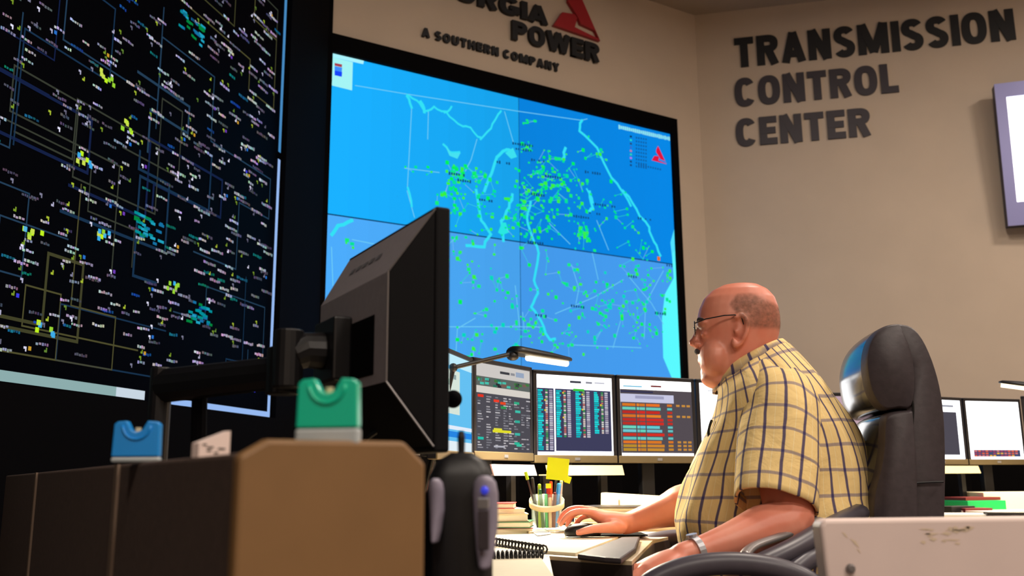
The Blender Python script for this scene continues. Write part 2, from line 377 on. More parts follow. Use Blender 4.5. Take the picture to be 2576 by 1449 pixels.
# inset key, caption strips and the red mark at the top of the map
polyp(mb, [(834, 134), (915, 153), (913, 162), (834, 144)], (170, 245, 255), PL, .004)
polyp(mb, [(834, 144), (887, 157), (885, 228), (832, 215)], (165, 245, 245), PL, .004)
polyp(mb, [(841, 159), (860, 163), (859, 170), (841, 166)], (170, 60, 80), PL, .005)
polyp(mb, [(841, 167), (860, 171), (859, 182), (841, 178)], (60, 140, 250), PL, .005)
polyp(mb, [(841, 178), (860, 182), (859, 194), (841, 190)], (20, 70, 250), PL, .005)
for i in range(26):
    x = 1557 + i * 5; rect(mb, x, 320 + (x - 1557) * .235, .014, random.uniform(.022, .034), (150, 235, 240), PL, .005)
for i in range(9):
    y = 344 + i * 9; rect(mb, 1586, y, .018, .014, [(10, 40, 60), (40, 220, 200), (40, 60, 90), (60, 100, 200), (200, 120, 150), (50, 220, 160), (190, 110, 240), (20, 60, 110), (20, 60, 110)][i], PL, .005)
    for k in range(5): rect(mb, 1600 + k * 6, y + 3 + k, .012, .014, (16, 84, 150), PL, .005)
for k in range(10): rect(mb, 1606 + k * 6, 415 + k * 1.3, .012, .014, (16, 84, 150), PL, .005)
def logo(px, py, mb, m, col, l0, l1, T):
    # the mark: a steep triangle with a wedge and a bolt cut out of it. T maps unit coordinates to the wall
    A1 = [(-.03, .88), (.5, .0), (.39, .155), (.08, .195), (.02, .30), (-.18, .52), (-.16, .66)]
    A2 = [(-.31, .30), (-.05, .33), (.01, .28), (-.05, .11), (.47, .03), (.5, 0), (-.5, .04)]
    for Q in (A1, A2):
        if l1 > l0: mb.hexa([T(x, y, l0) for x, y in Q], [T(x, y, l1) for x, y in Q], m)
        else: mb.quad([T(x, y, l0) for x, y in Q], m, col)
def TT(o, w, h, skew=0):
    return lambda x, y, l: o + dB * (x * w) + V((0, 0, 1)) * (y * h) + nB * l
o_ = onplane(1657, 408, CB, nB)
logo(0, 0, mb, 'scr', (225, 20, 60), .0055, .0055, lambda x, y, l: o_ + dB * (x * .145) + V((0, 0, y * .15 - .005)) + nB * l)
mb.build('screen', mt, world=True)

# dark schematic wall on the left ----------------------------------------
CL = C1 + nL * .06
PLL = (CL, nL, dL)
e = onplane(700, 500, CL, nL); eb = onplane(668, 1048, CL, nL)
sR = (e - C1).dot(dL); zb = eb.z
lt = thing('schematic_display_wall', 'towering black display wall covered with a glowing one-line network diagram', 'display wall', (C1.x, C1.y, 0))
def lp(s, z, l=0): return V((CL.x, CL.y, 0)) + dL * s + V((0, 0, z)) + nL * l
def bxL(mb, s0, s1, z0, z1, l0, l1, m): mb.hexa([lp(s0, z0, l0), lp(s1, z0, l0), lp(s1, z0, l1), lp(s0, z0, l1)], [lp(s0, z1, l0), lp(s1, z1, l0), lp(s1, z1, l1), lp(s0, z1, l1)], m)
mb = MB(); s0 = -4.6
bxL(mb, s0, -.02, zb - .5, zb - .005, -.055, .03, 'casing'); bxL(mb, sR + .012, -.02, zb - .005, ZC - .02, -.055, .03, 'casing')
mb.build('frame', lt, world=True)
mb = MB()
mb.quad([lp(s0, zb, .0), lp(sR, zb, .0), lp(sR, ZC - .02, 0), lp(s0, ZC - .02, 0)], 'scr', (1, 1, 3))
def lr(s, z, w, h, col, l=.002): mb.quad([lp(s - w / 2, z - h / 2, l), lp(s + w / 2, z - h / 2, l), lp(s + w / 2, z + h / 2, l), lp(s - w / 2, z + h / 2, l)], 'scr', col)
lb = (150, 185, 240)
lr(sR - .014, (zb + 2.6) / 2, .028, 2.6 - zb, lb, .003); lr(sR - .014, (2.62 + ZC) / 2, .028, ZC - 2.66, (70, 135, 190), .003)
z1 = onplane(0, 955, CL, nL).z; q0 = (onplane(362, 1000, CL, nL) - C1).dot(dL); qm = (onplane(290, 990, CL, nL) - C1).dot(dL); q2 = (onplane(425, 1015, CL, nL) - C1).dot(dL)
lr((s0 + qm) / 2, zb + .02, qm - s0, .036, (140, 172, 172), .003); lr((qm + q0) / 2, zb + .02, q0 - qm, .036, (200, 214, 226), .003)
lr((q2 + sR) / 2, zb + .012, sR - q2, .026, lb, .003)
random.seed(11)
wh = [(215, 212, 235), (175, 172, 200), (125, 124, 148), (228, 226, 248), (100, 98, 120)]; yg = [(120, 150, 40), (165, 185, 50), (96, 130, 50)]; ol = [(64, 64, 38), (54, 58, 48), (78, 76, 44)]; bl = [(22, 48, 74), (34, 60, 84), (18, 30, 66)]
# network lines: long horizontal runs with steps, and verticals
for i in range(64):
    s = random.uniform(-3.9, sR - .3); z = random.uniform(zb + .12, ZC - .1); col = random.choice(ol + bl + bl); w = random.choice((.006, .007, .012))
    for _ in range(random.randint(2, 5)):
        L = random.uniform(.15, .7) * random.choice((1, -1)); ss = max(s0 + .1, min(sR - .1, s + L))
        lr((s + ss) / 2, z, abs(ss - s) + w, w, col); s = ss
        D = random.uniform(.08, .5) * random.choice((1, -1)); zz = max(zb + .1, min(ZC - .06, z + D))
        lr(s, (z + zz) / 2, w, abs(zz - z), col); z = zz
def word(s, z, L, h, col):
    g_ = 1 + .9 * max(0, min(1, (s + 2.3) / 2.0)); L *= g_; h *= 1 + (g_ - 1) * .5
    x = s
    while x < s + L:
        c = random.uniform(.006, .013) * g_; col = tuple(v * random.uniform(.9, 1) for v in col); lr(x + c / 2, z + random.uniform(-.002, .002), c, h * random.uniform(.65, 1), tuple(v * random.uniform(.75, 1) for v in col), .003); x += c + random.uniform(.001, .005)
occ = set()
n = 0
for i in range(2700):
    s = random.uniform(-3.7, sR - .12); z = random.uniform(zb + .09, ZC - .06)
    k = (round(s / .085), round(z / .044))
    if k in occ: continue
    occ.add(k); n += 1
    t = random.random()
    if t < .55: word(s, z, random.uniform(.03, .065), .011, random.choice(wh))
    elif t < .62: word(s, z, random.uniform(.03, .06), .011, random.choice([(30, 120, 160), (30, 90, 190), (20, 140, 130)]))
    if t < .3 or .7 < t < .78:
        cc = random.choice(yg if random.random() < .45 else wh)
        a, b = s + random.uniform(-.02, .05), z + random.choice((-.022, .02))
        lr(a, b, .014, .008, cc, .004); lr(a + .004, b + random.choice((-.007, .007)), .006, .011, cc, .004)
        if random.random() < .12: lr(a + .022, b, .014, .014, random.choice([(110, 60, 180), (40, 110, 200), (200, 150, 40), (60, 60, 220)]), .004)
for px, py in [(80, 585), (250, 590), (265, 195), (215, 405), (430, 722), (110, 825), (320, 320)]:
    q = onplane(px, py, CL, nL); s = (q - CL).dot(dL)
    for k in range(7): lr(s + random.uniform(-.05, .05), q.z + random.uniform(-.02, .02), .018, .018, random.choice([(190, 240, 30), (150, 210, 50), (60, 170, 230), (200, 220, 80)]), .005)
for px, py in [(375, 578), (505, 790), (480, 70)]:
    q = onplane(px, py, CL, nL); s = (q - CL).dot(dL)
    for k in range(26): lr(s + random.uniform(-.1, .1), q.z + random.uniform(-.05, .05), random.uniform(.02, .05), .012, random.choice([(0, 140, 150), (20, 110, 160), (0, 130, 60), (30, 160, 190)]), .005)
mb.build('screen', lt, world=True)

# -------------------------------------------------------------- lettering
def arc(cx, cy, rx, ry, a0, a1, n=14, e=1.0):
    return [(cx + rx * math.copysign(abs(math.cos(t)) ** e, math.cos(t)), cy + ry * math.copysign(abs(math.sin(t)) ** e, math.sin(t))) for t in (R(a0 + (a1 - a0) * i / n) for i in range(n + 1))]
GW = dict(T=.56, R=.62, A=.68, N=.64, S=.58, M=.84, I=.19, O=.66, C=.62, L=.50, E=.52, G=.66, P=.60, W=.98, U=.62, H=.64, Y=.66)
def glyph(ch, w, wf=1.0):
    # centre lines of heavy grotesque capitals, one unit tall
    W = GW[ch] * (wf if ch != 'I' else 1); h = w / 2; x1 = W - h; y1 = 1 - h; k = .8
    g = {'I': [[(h, 0), (h, 1)]], 'T': [[(0, y1), (W, y1)], [(W / 2, 0), (W / 2, y1)]], 'L': [[(h, 0), (h, 1)], [(0, h), (W, h)]],
         'E': [[(h, 0), (h, 1)], [(0, y1), (W, y1)], [(0, .5), (W * .92, .5)], [(0, h), (W, h)]], 'H': [[(h, 0), (h, 1)], [(x1, 0), (x1, 1)], [(h, .5), (x1, .5)]],
         'N': [[(h, 0), (h, 1)], [(x1, 0), (x1, 1)], [(h * 1.1, 1), (W - h * 1.1, 0)]], 'M': [[(h, 0), (h, 1)], [(x1, 0), (x1, 1)], [(h * 1.15, 1), (W / 2, .06)], [(W - h * 1.15, 1), (W / 2, .06)]],
         'A': [[(h * .95, 0), (W / 2, 1)], [(W - h * .95, 0), (W / 2, 1)], [(W * .26, .28), (W * .74, .28)]], 'W': [[(h * .9, 1), (W * .29, 0)], [(W * .29, 0), (W / 2, 1)], [(W / 2, 1), (W * .71, 0)], [(W * .71, 0), (W - h * .9, 1)]],
         'Y': [[(h, 1), (W / 2, .45)], [(x1, 1), (W / 2, .45)], [(W / 2, 0), (W / 2, .48)]],
         'O': [arc(W / 2, .5, W / 2 - h, .5 - h * .9, 0, 360, 32, k)], 'C': [arc(W / 2, .5, W / 2 - h, .5 - h * .9, 38, 322, 28, k)],
         'G': [arc(W / 2, .5, W / 2 - h, .5 - h * .9, 40, 330, 28, k), [(W * .52, .42), (W, .42)], [(x1, .12), (x1, .46)]],
         'U': [[(h, 1), (h, .35)] + arc(W / 2, .35, W / 2 - h, .35 - h * .9, 180, 360, 14, k) + [(x1, 1)]],
         'P': [[(h, 0), (h, 1)], [(h, y1), (W * .5, y1)] + arc(W * .5, .70, W / 2 - h, .30 - h, 90, -90, 12, k) + [(h, .40 + h * .0 + h)]],
         'R': [[(h, 0), (h, 1)], [(h, y1), (W * .5, y1)] + arc(W * .5, .71, W / 2 - h, .29 - h, 90, -90, 12, k) + [(h, .42 + h)], [(W * .55, .48), (W - h * 1.0, 0)]],
         'S': [arc(W / 2, .5 + .25 - h * .25, W / 2 - h, .25 - h * .62, 25, 250, 14, .9) + arc(W / 2, .25 + h * .25, W / 2 - h, .25 - h * .62, 70, -155, 14, .9)]}[ch]
    return g, W
def strokes(mb, paths, w, T, depth, m):
    for ip, pth in enumerate(paths):
        n = len(pth); dq = depth + .0007 * ip; cl = math.hypot(pth[0][0] - pth[-1][0], pth[0][1] - pth[-1][1]) < 1e-6 and n > 3
        Lp, Rp = [], []
        for i, (x, y) in enumerate(pth):
            a = pth[i - 1] if i else (pth[-2] if cl else pth[0]); b = pth[i + 1] if i < n - 1 else (pth[1] if cl else pth[-1])
            dx, dy = b[0] - a[0], b[1] - a[1]; l = math.hypot(dx, dy) or 1; nx, ny = -dy / l * w / 2, dx / l * w / 2
            Lp.append((x + nx, y + ny)); Rp.append((x - nx, y - ny))
        b = mb.add([T(*q, .001) for q in Lp] + [T(*q, .001) for q in Rp] + [T(*q, dq) for q in Lp] + [T(*q, dq) for q in Rp])
        for i in range(n - 1):
            mb.face((b + 2 * n + i, b + 2 * n + i + 1, b + 3 * n + i + 1, b + 3 * n + i), m); mb.face((b + i, b + i + 1, b + 2 * n + i + 1, b + 2 * n + i), m); mb.face((b + n + i, b + 3 * n + i, b + 3 * n + i + 1, b + n + i + 1), m)
        if not cl:
            for i in (0, n - 1): mb.face((b + i, b + 2 * n + i, b + 3 * n + i, b + n + i), m)
def letters(word_, name, label, T, x0, x1, zb_, zt_, m, parent, depth=.012, off=.2, space=.10, wf=1.0):
    cur = 0; items = []
    for ch in word_:
        if ch == ' ': cur += .34; continue
        g, W = glyph(ch, off, wf); items.append((g, cur)); cur += W + space
    sx = (x1 - x0) / (cur - space); sz = zt_ - zb_
    for g, sh in items:
        mb = MB(); strokes(mb, g, off, lambda x, y, l: T(x0 + (x + sh) * sx, zb_ + y * sz, l), depth, m); mb.build('letter', parent, world=True)
def TB(x, z, l): return CW + dB * (x - (CW - V((0, 0, 0))).dot(dB)) + V((0, 0, z - CW.z)) + nB * l
def TTx(x, z, l): return V((C2.x, C2.y, 0)) + dT * x + V((0, 0, z)) + nT * l
def sB(px, py): q = onplane(px, py, CW, nB); return q.dot(dB), q.z
def sT(px, py): q = onplane(px, py, C2, nT); return (q - C2).dot(dT), q.z
def sign(word_, label, pts, proj, T, m, base, **k):
    (xa, za), (xb, zb2), (xc, zc) = proj(*pts[0]), proj(*pts[1]), proj(*pts[2])   # bottom-left, bottom-right, top-left
    zz = (za + zb2) / 2
    th = thing('wall_lettering', label, 'sign', T(xa, zz, 0))
    letters(word_, 'letter', label, T, xa, xb, zz, zz + (zc - za), m, th, **k); return th
sign('TRANSMISSION', 'black raised letters TRANSMISSION, top line on the far beige wall', [(1850, 171), (2556, 101), (1833, 99)], sT, TTx, 'ink', (), off=.225, space=.085)
sign('CONTROL', 'dark raised letters CONTROL, middle line beneath TRANSMISSION', [(1850, 270), (2262, 233), (1841, 200)], sT, TTx, 'ink2', (), off=.225, space=.085)
sign('CENTER', 'dark raised letters CENTER, bottom line of the far wall lettering', [(1853, 370), (2192, 343), (1846, 301)], sT, TTx, 'ink2', (), off=.225, space=.085)
sign('POWER', 'black raised letters POWER under the red triangular logo', [(1284, 103), (1503, 160), (1284, 55)], sB, TB, 'ink', (), off=.24, depth=.03, space=.07, wf=1.15)
xa, za = sB(1108, 5); 
sign('GEORGIA', 'black raised letters GEORGIA cut off by the top of the picture', [(1030, -30), (1374, 66), (1030, -76)], sB, TB, 'ink', (), off=.24, depth=.03, space=.07, wf=1.15)
sign('A SOUTHERN COMPANY', 'small black raised letters A SOUTHERN COMPANY above the map screen', [(1059, 92), (1404, 184), (1059, 70)], sB, TB, 'ink', (), off=.25, depth=.02, space=.16, wf=1.1)
lg = MB(); xl, zl = sB(1387, 68); xr, zr = sB(1504, 107); wl = xr - xl
def TL_(x, y, l): return TB((xl + xr) / 2 + x * wl, zr + (y) * wl * 1.12, l)
logo(0, 0, lg, 'logored', None, .002, .03, TL_)
tag(lg.build('triangular_logo', loc=TL_(0, 0, 0)), 'red triangular bolt logo mounted on the wall above POWER', 'logo')
# ------------------------------------------------------- operator monitors
def monitor(label, loc, heading, w=.375, h=.335, content=None, zt=1.296, group='monitors along the console', smat='scr', tilt=0, chin='chin'):
    x, y = loc; z0 = zt - h
    t = thing('monitor', label, 'monitor', (x, y, .74), R(90 - heading), group)
    zz = z0 - .74; b = .016; c = .028
    mb = MB()
    mb.box((w / 2, .012, zz + h - b / 2), (w, .03, b), 'bezel'); mb.box((b / 2, .012, zz + h / 2), (b, .03, h - .002), 'bezel'); mb.box((w - b / 2, .012, zz + h / 2), (b, .03, h - .002), 'bezel')
    mb.box((w / 2, .035, zz + h / 2), (w * .96, .03, h * .95), 'bezel'); mb.box((w / 2, .058, zz + h / 2), (w * .6, .025, h * .6), 'bezel')
    mb.build('housing', t, bevel=.003)
    MB().box((w / 2, .010, zz + c / 2), (w - .001, .032, c), chin).build('lower_bezel', t, bevel=.003)
    MB().box((w / 2, -.0075, zz + c / 2), (.022, .003, .010), 'silver').build('badge', t)
    mb = MB(); sw = w - 2 * b; sh = h - b - c
    def q(u0, v0, u1, v1, col, l=0):   # u,v in 0..1 from the top left
        xs = lambda u: b + u * sw; zs = lambda v: zz + h - b - v * sh; yy = -.001 - l * .0004
        mb.quad([(xs(u0), yy, zs(v1)), (xs(u1), yy, zs(v1)), (xs(u1), yy, zs(v0)), (xs(u0), yy, zs(v0))], smat, col)
    content(q); mb.build('screen', t)
    mb = MB(); mb.box((w / 2, .085, zz * .5 + .02), (.06, .03, zz + .06), 'black'); mb.build('stand_neck', t, bevel=.004)
    MB().lathe([(.001, 0), (.10, 0), (.105, .006), (.1, .014), (.03, .02), (.001, .02)], 'black', (w / 2, .09, .001)).build('stand_base', t)
    return t
random.seed(21)
def c_photo(q):
    q(0, 0, 1, 1, (96, 190, 240)); q(0, 0, 1, .12, (190, 235, 250), 1); q(.02, .16, .62, .62, (214, 228, 216), 1)
    for i in range(14): u, v = random.uniform(.05, .5), random.uniform(.2, .55); q(u, v, u + .1, v + .05, random.choice([(160, 190, 170), (230, 235, 225), (190, 214, 190), (140, 160, 160)]), 2)
    q(0, .74, 1, .78, (225, 235, 250), 2); q(0, .80, 1, .86, (20, 130, 225), 2); q(0, .9, 1, 1, (225, 238, 245), 2)
def c_grey(q):
    q(0, 0, 1, 1, (76, 74, 82)); q(0, 0, 1, .15, (205, 200, 196), 1); q(.42, .06, .6, .09, (60, 60, 66), 2); q(.72, .04, .88, .1, (150, 165, 190), 2); q(.62, .06, .7, .09, (140, 140, 146), 2)
    q(0, .15, 1, .26, (92, 100, 96), 1)
    for i in range(26): u, v = random.uniform(0, .92), random.uniform(.16, .23); q(u, v, u + .07, v + .028, random.choice([(40, 110, 90), (120, 90, 80), (60, 60, 66), (70, 190, 170), (60, 120, 60), (40, 42, 48)]), 2)
    q(0, .26, 1, .34, (214, 208, 200), 1)
    for c in (.02, .17, .33, .48, .58, .68, .82, .92):
        for r in range(21):
            if random.random() < .72: v = .37 + r * .029; q(c, v, c + random.uniform(.03, .10), v + .014, random.choice([(170, 165, 170), (140, 138, 146), (190, 186, 190), (120, 120, 128)]), 2)
    for u, v, c in [(.02, .36, (230, 50, 30)), (.3, .40, (235, 60, 40)), (.42, .42, (230, 70, 30)), (.43, .47, (40, 150, 80)), (.68, .40, (50, 170, 130)), (.7, .5, (60, 190, 170)), (.69, .62, (50, 170, 150)), (.69, .77, (60, 180, 165)), (.68, .88, (40, 180, 150)), (.02, .84, (30, 190, 170)), (.72, .9, (60, 190, 160))]:
        q(u, v, u + .1, v + .03, c, 3)
    q(.28, .75, .62, .78, (225, 220, 40), 3); q(.3, .73, .45, .755, (225, 220, 60), 3); q(.3, .93, .5, .95, (180, 180, 190), 3)
def c_cyan(q):
    q(0, 0, 1, 1, (240, 240, 246)); q(.0, .17, .98, .96, (62, 62, 92), 1); q(.43, .06, .58, .09, (60, 60, 70), 2); q(.64, .06, .73, .09, (150, 150, 160), 2); q(.76, .06, .9, .085, (205, 205, 215), 2)
    q(0, 0, .16, .0, (240, 240, 240), 2); q(.215, .15, .232, 1, (240, 240, 246), 2); q(.23, .95, 1, 1, (240, 240, 246), 2); q(.47, .16, .62, .19, (60, 190, 60), 2)
    for c0, bot in ((.0, .93), (.235, .78), (.49, .78), (.74, .73)):
        r = .19
        while r < bot:
            q(c0 + .01, r, c0 + random.uniform(.05, .085), r + .021, random.choice([(20, 210, 215), (30, 225, 225), (10, 180, 190)]), 2)
            q(c0 + .105, r, c0 + .135, r + .02, random.choice([(220, 200, 190), (60, 150, 80), (190, 110, 100), (210, 210, 200), (120, 160, 110)]), 3)
            q(c0 + .155, r, c0 + .2, r + .02, random.choice([(185, 180, 200), (200, 195, 205), (160, 150, 170)]), 2); r += .027
        for _ in range(2): v = random.uniform(.2, .6); q(c0 + .09, v, c0 + .11, v + .02, (235, 200, 40), 4)
def c_alarm(q):
    q(0, 0, 1, 1, (250, 248, 246)); q(0, .13, 1, .965, (84, 76, 82), 1); q(.42, .065, .57, .09, (120, 50, 50), 2); q(.04, .08, .3, .1, (120, 190, 220), 2); q(0, .15, .45, .17, (50, 50, 80), 2)
    q(0, .19, .74, .30, (200, 200, 226), 2); q(.2, .21, .6, .25, (160, 160, 190), 3)
    rows = 'OCRORRCCRCOoo'
    v = .315
    for i, r in enumerate(rows):
        col = {'O': (240, 130, 40), 'C': (110, 215, 215), 'R': (215, 50, 40), 'o': (220, 150, 50)}[r]
        for a, b in ((.02, .20), (.215, .25), (.255, .33), (.345, .56)):
            q(a, v, b + (random.uniform(-.04, .03) if b == .56 else 0), v + .036, tuple(x * random.uniform(.85, 1) for x in col), 3)
        q(.64, v, .71, v + .03, tuple(x * .9 for x in col), 3)
        if r in 'Oo' or i > 9:
            for a in (.77, .85, .92): q(a, v, a + .05, v + .028, (200, 140, 60), 3)
        v += .049
def c_white(q): q(0, 0, 1, 1, (252, 250, 250)); q(.1, .1, .6, .12, (225, 225, 232), 1)
def c_pink(q):
    q(0, 0, 1, 1, (190, 160, 170))
    for i in range(300): u, v = random.uniform(0, .95), random.uniform(.05, .95); q(u, v, u + .03, v + .012, random.choice([(205, 180, 186), (170, 140, 152), (214, 190, 196)]), 1)
def c_dkwin(q): q(0, 0, 1, 1, (245, 246, 250)); q(.1, .2, .9, .93, (78, 74, 84), 1); q(.1, .2, .2, .93, (90, 140, 230), 2); q(.6, .08, .85, .12, (160, 160, 170), 2)
def c_doc(q):
    q(0, 0, 1, 1, (252, 252, 252)); q(.06, .84, .94, .96, (60, 66, 96), 1)
    for r in (.85, .89, .93):
        for k in range(12): q(.07 + k * .07, r, .12 + k * .07, r + .025, random.choice([(210, 90, 60), (220, 160, 60), (150, 60, 90), (60, 70, 110), (200, 110, 110)]), 2)
    for r in (.16, .22, .3, .44): q(.08, r, random.uniform(.4, .8), r + .012, (226, 236, 240), 1)
J12 = P(1341, 1000, 3.45)
def step(p, h, d): return (p[0] + math.sin(R(h)) * d, p[1] + math.cos(R(h)) * d)
m2 = (J12.x, J12.y); m3 = step(m2, 58, .383); m4 = step(m3, 62, .383); m1 = step(m2, 32, -.383); m0 = step(m1, 14, -.383); m5 = step(m4, 78, .385); m6 = step(m5, 92, .385)
monitor('monitor with a pale blue picture, half hidden behind the foreground monitor', m0, 14, content=c_photo)
monitor('monitor with grey and green tables and a yellow line', m1, 32, content=c_grey, zt=1.302)
monitor('monitor with columns of cyan entries on dark blue', m2, 58, content=c_cyan)
monitor('monitor with orange and red alarm rows, just left of the man', m3, 62, content=c_alarm)
monitor('monitor with a blank white screen behind the man\'s collar', m4, 78, content=c_white)
monitor('monitor hidden behind the man, right of the blank white screen', m5, 92, content=c_white) if 0 else None
p6 = P(2070, 1000, 4.1)
monitor('monitor with a dusty pink screen seen between the man and his chair', (p6.x, p6.y), 84, content=c_pink, zt=.90 + .21 * 4.1 / 2.39 * 1.0 + .0)
pb = P(2429, 1080, 4.85)
b2 = (pb.x, pb.y); b1 = step(b2, 62, -.385); b3 = step(b2, 71, .385)
monitor('monitor with a dark window, cut off by the leather chair', b1, 62, content=c_dkwin, group='monitors on the rear desk', zt=1.293)
monitor('bright white monitor with a strip of coloured rows along its bottom', b2, 71, content=c_doc, group='monitors on the rear desk', zt=1.293, smat='scrhi')
monitor('monitor at the right edge of the picture, turned inward with a brownish screen', b3, 112, content=lambda q: q(0, 0, 1, 1, (120, 96, 92)), group='monitors on the rear desk', zt=1.31)

# document ledges under the monitors ---------------------------------------
def ledge(label, p0, p1, m):
    a, b = V((*p0, 0)), V((*p1, 0)); d = (b - a); L = d.length; h = math.degrees(math.atan2(d.x, d.y))
    t = thing('document_ledge', label, 'ledge', (a.x, a.y, .74), R(90 - h), 'ledges under the monitors')
    mb = MB(); mb.box((L / 2, -.03, .178), (L, .06, .004), m); mb.hexa([(0, -.062, .176), (L, -.062, .176), (L, -.056, .176), (0, -.056, .176)], [(0, -.050, .212), (L, -.050, .212), (L, -.044, .212), (0, -.044, .212)], m)
    mb.build('tray', t); MB().box((.04, .02, .09), (.03, .02, .178), 'black').build('bracket', t); MB().box((L - .04, .02, .09), (.03, .02, .178), 'black').build('bracket', t)
ledge('cream document ledge under the cyan-table monitor', step(m2, 58, .02), step(m2, 58, .36), 'cream')
ledge('greyish document ledge under the grey-table monitor', step(m1, 32, .03), step(m1, 32, .30), 'pink')
ledge('cream document ledge on the rear desk under the dark-window monitor', step(b1, 62, .05), step(b1, 62, .385), 'cream')

# ------------------------------------------------------------------ desks
dk = thing('console_desk', 'long light-topped console desk curving round the seated man', 'desk', (0, 3.2, 0))
pl = [(-.30, 1.4), (.06, 1.4), (.075, 2.12), (.20, 1.99), (.235, 1.97), (.37, 2.62), (.58, 3.10), (1.1, 3.42), (1.9, 3.45), (1.98, 3.9), (1.9, 4.45), (1.1, 4.35), (.45, 4.15), (.0, 3.85), (-.33, 3.35), (-.42, 2.7)]
MB().prism(pl, .732, .74, 'desk').build('worktop', dk, world=True)
MB().prism([(x + (.004 if x > .3 else 0), y) for x, y in pl], .700, .7318, 'deskedge').build('edge_band', dk, world=True)
back = [(-.42, 2.7), (-.33, 3.35), (.0, 3.85), (.45, 4.15), (1.1, 4.35), (1.9, 4.45)]
mb = MB()
for a, b in zip(back, back[1:]):
    a, b = V((*a, 0)), V((*b, 0)); n = V(((b - a).y, -(b - a).x, 0)).normalized() * .03
    mb.prism([a, b, b + n, a + n], .0, .985, 'casing')
mb.build('back_panel', dk, world=True)
for q in ([(-.28, 1.5), (.0, 1.5), (.0, 2.0), (-.28, 2.0)], [(-.3, 3.2), (-.05, 3.2), (.1, 3.6), (-.05, 3.7)], [(1.5, 3.7), (1.85, 3.7), (1.85, 4.3), (1.5, 4.3)]):
    MB().prism(q, 0, .700, 'casing').build('pedestal', dk, world=True)
# dark armrest pad at the tongue's tip
rd = thing('rear_desk', 'rear console desk with papers, seen right of the leather chair', 'desk', (2.6, 4.6, 0))
rp = [(1.99, 3.75), (3.3, 3.75), (3.6, 4.6), (3.4, 5.5), (2.5, 5.35), (1.99, 5.0)]
MB().prism(rp, .715, .74, 'desk').build('worktop', rd, world=True, bevel=.005)
mb = MB()
for a, b in (((1.99, 5.0), (2.5, 5.35)), ((2.5, 5.35), (3.4, 5.5))):
    a, b = V((*a, 0)), V((*b, 0)); n = V(((b - a).y, -(b - a).x, 0)).normalized() * .03
    mb.prism([a, b, b + n, a + n], 0, .97, 'casing')
mb.build('back_panel', rd, world=True); MB().box((2.2, 4.5, .3575), (.3, .7, .715), 'casing').build('pedestal', rd, world=True); MB().box((3.2, 4.6, .3575), (.3, .7, .715), 'casing').build('pedestal', rd, world=True)

# --------------------------------------------------------- task lamps
def lamp(name, label, base, elbow, h0, h1, label_g):
    t = thing(name, label, 'desk lamp', (base[0], base[1], .74), 0, label_g)
    base = V(base); elbow = V(elbow); h0 = V(h0); h1 = V(h1); z = V((0, 0, 1))
    MB().lathe([(.001, 0), (.07, 0), (.075, .008), (.07, .02), (.02, .026), (.001, .026)], 'black', base).build('base', t, world=True)
    MB().tube([base + z * .02, elbow], .008, 'black').build('pole', t, world=True)
    MB().tube([elbow, h0 - (h1 - h0).normalized() * .02 - z * .012], .007, 'black').ball(elbow, .014, 'black').build('arm', t, world=True)
    mb = MB(); d = (h1 - h0); u = d.normalized(); s = u.cross(z).normalized(); up = s.cross(u)
    rings = []
    for k, (f, w, h) in enumerate([(-.02, .012, .008), (.0, .030, .017), (.08, .038, .02), (.6, .036, .017), (.93, .03, .012), (1.0, .012, .005)]):
        c = h0 + d * f; rings.append([c + s * w * math.cos(a) + up * (h * max(math.sin(a), -.35)) for a in (2 * math.pi * i / 16 for i in range(16))])
    mb.loft(rings, 'black'); mb.ball(h0 - u * .0 - up * .016, (.02, .02, .014), 'black')
    sh = mb.build('lamp_head', t, world=True, smooth=True)
    tb = MB(); tb.tube([h0 + d * .25 - up * .012, h0 + d * .95 - up * .010], .011, 'lampglow'); tb.build('tube', t, world=True)
    return t, (h0 + h1) / 2 - up * .035, u, s
la = P(1290, 884, 3.0); lb_ = P(1432, 908, 3.2)
lt1, lc, lu, ls = lamp('desk_lamp', 'slim black desk lamp reaching over the left monitors', PZ(1165, 1322, .74)[:2] + (.74,) if 0 else (-.29, 2.9, .74), P(1140, 925, 2.88), la, lb_, 'black task lamps')
ra = P(2512, 962, 4.4); rb = P(2650, 978, 4.3)
lt2, lc2, lu2, ls2 = lamp('desk_lamp', 'slim black desk lamp cut off by the right edge of the picture', (3.35, 4.95, .74), (3.3, 4.8, 1.30), rb, ra, 'black task lamps')

# ---------------------------------------------------- foreground partition
ZP = .925
A0 = P(614, 1139, .80); dF = hd(58); dS = hd(-32)
o = V((A0.x, A0.y, 0)); Wd = .165
pt = thing('low_partition', 'low laminate partition in the left foreground, tan end facing the camera', 'partition', (o.x, o.y, 0))
L_ = 2.3
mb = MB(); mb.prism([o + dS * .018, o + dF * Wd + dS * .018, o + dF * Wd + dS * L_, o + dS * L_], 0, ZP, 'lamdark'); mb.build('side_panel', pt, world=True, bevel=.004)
mb = MB()
for s in (.55, 1.5):
    q = o + dS * s; mb.hexa([q - dF * .004, q + dS * .022 - dF * .004, q + dS * .022, q], [v + V((0, 0, ZP)) for v in (q - dF * .004, q + dS * .022 - dF * .004, q + dS * .022, q)], 'trim')
mb.build('trim_strip', pt, world=True)
zt = P(690, 1107, .83).z; c = .018
pr = [(-.004, 0), (-.004, zt - .014), (.02, zt), (Wd - .018, zt), (Wd + .004, zt - .02), (Wd + .004, 0)]
mb = MB(); f = [o + dF * a + V((0, 0, b)) for a, b in pr]; mb.hexa(f, [v + dS * .02 for v in f], 'lam'); mb.build('end_panel', pt, world=True, bevel=.004)

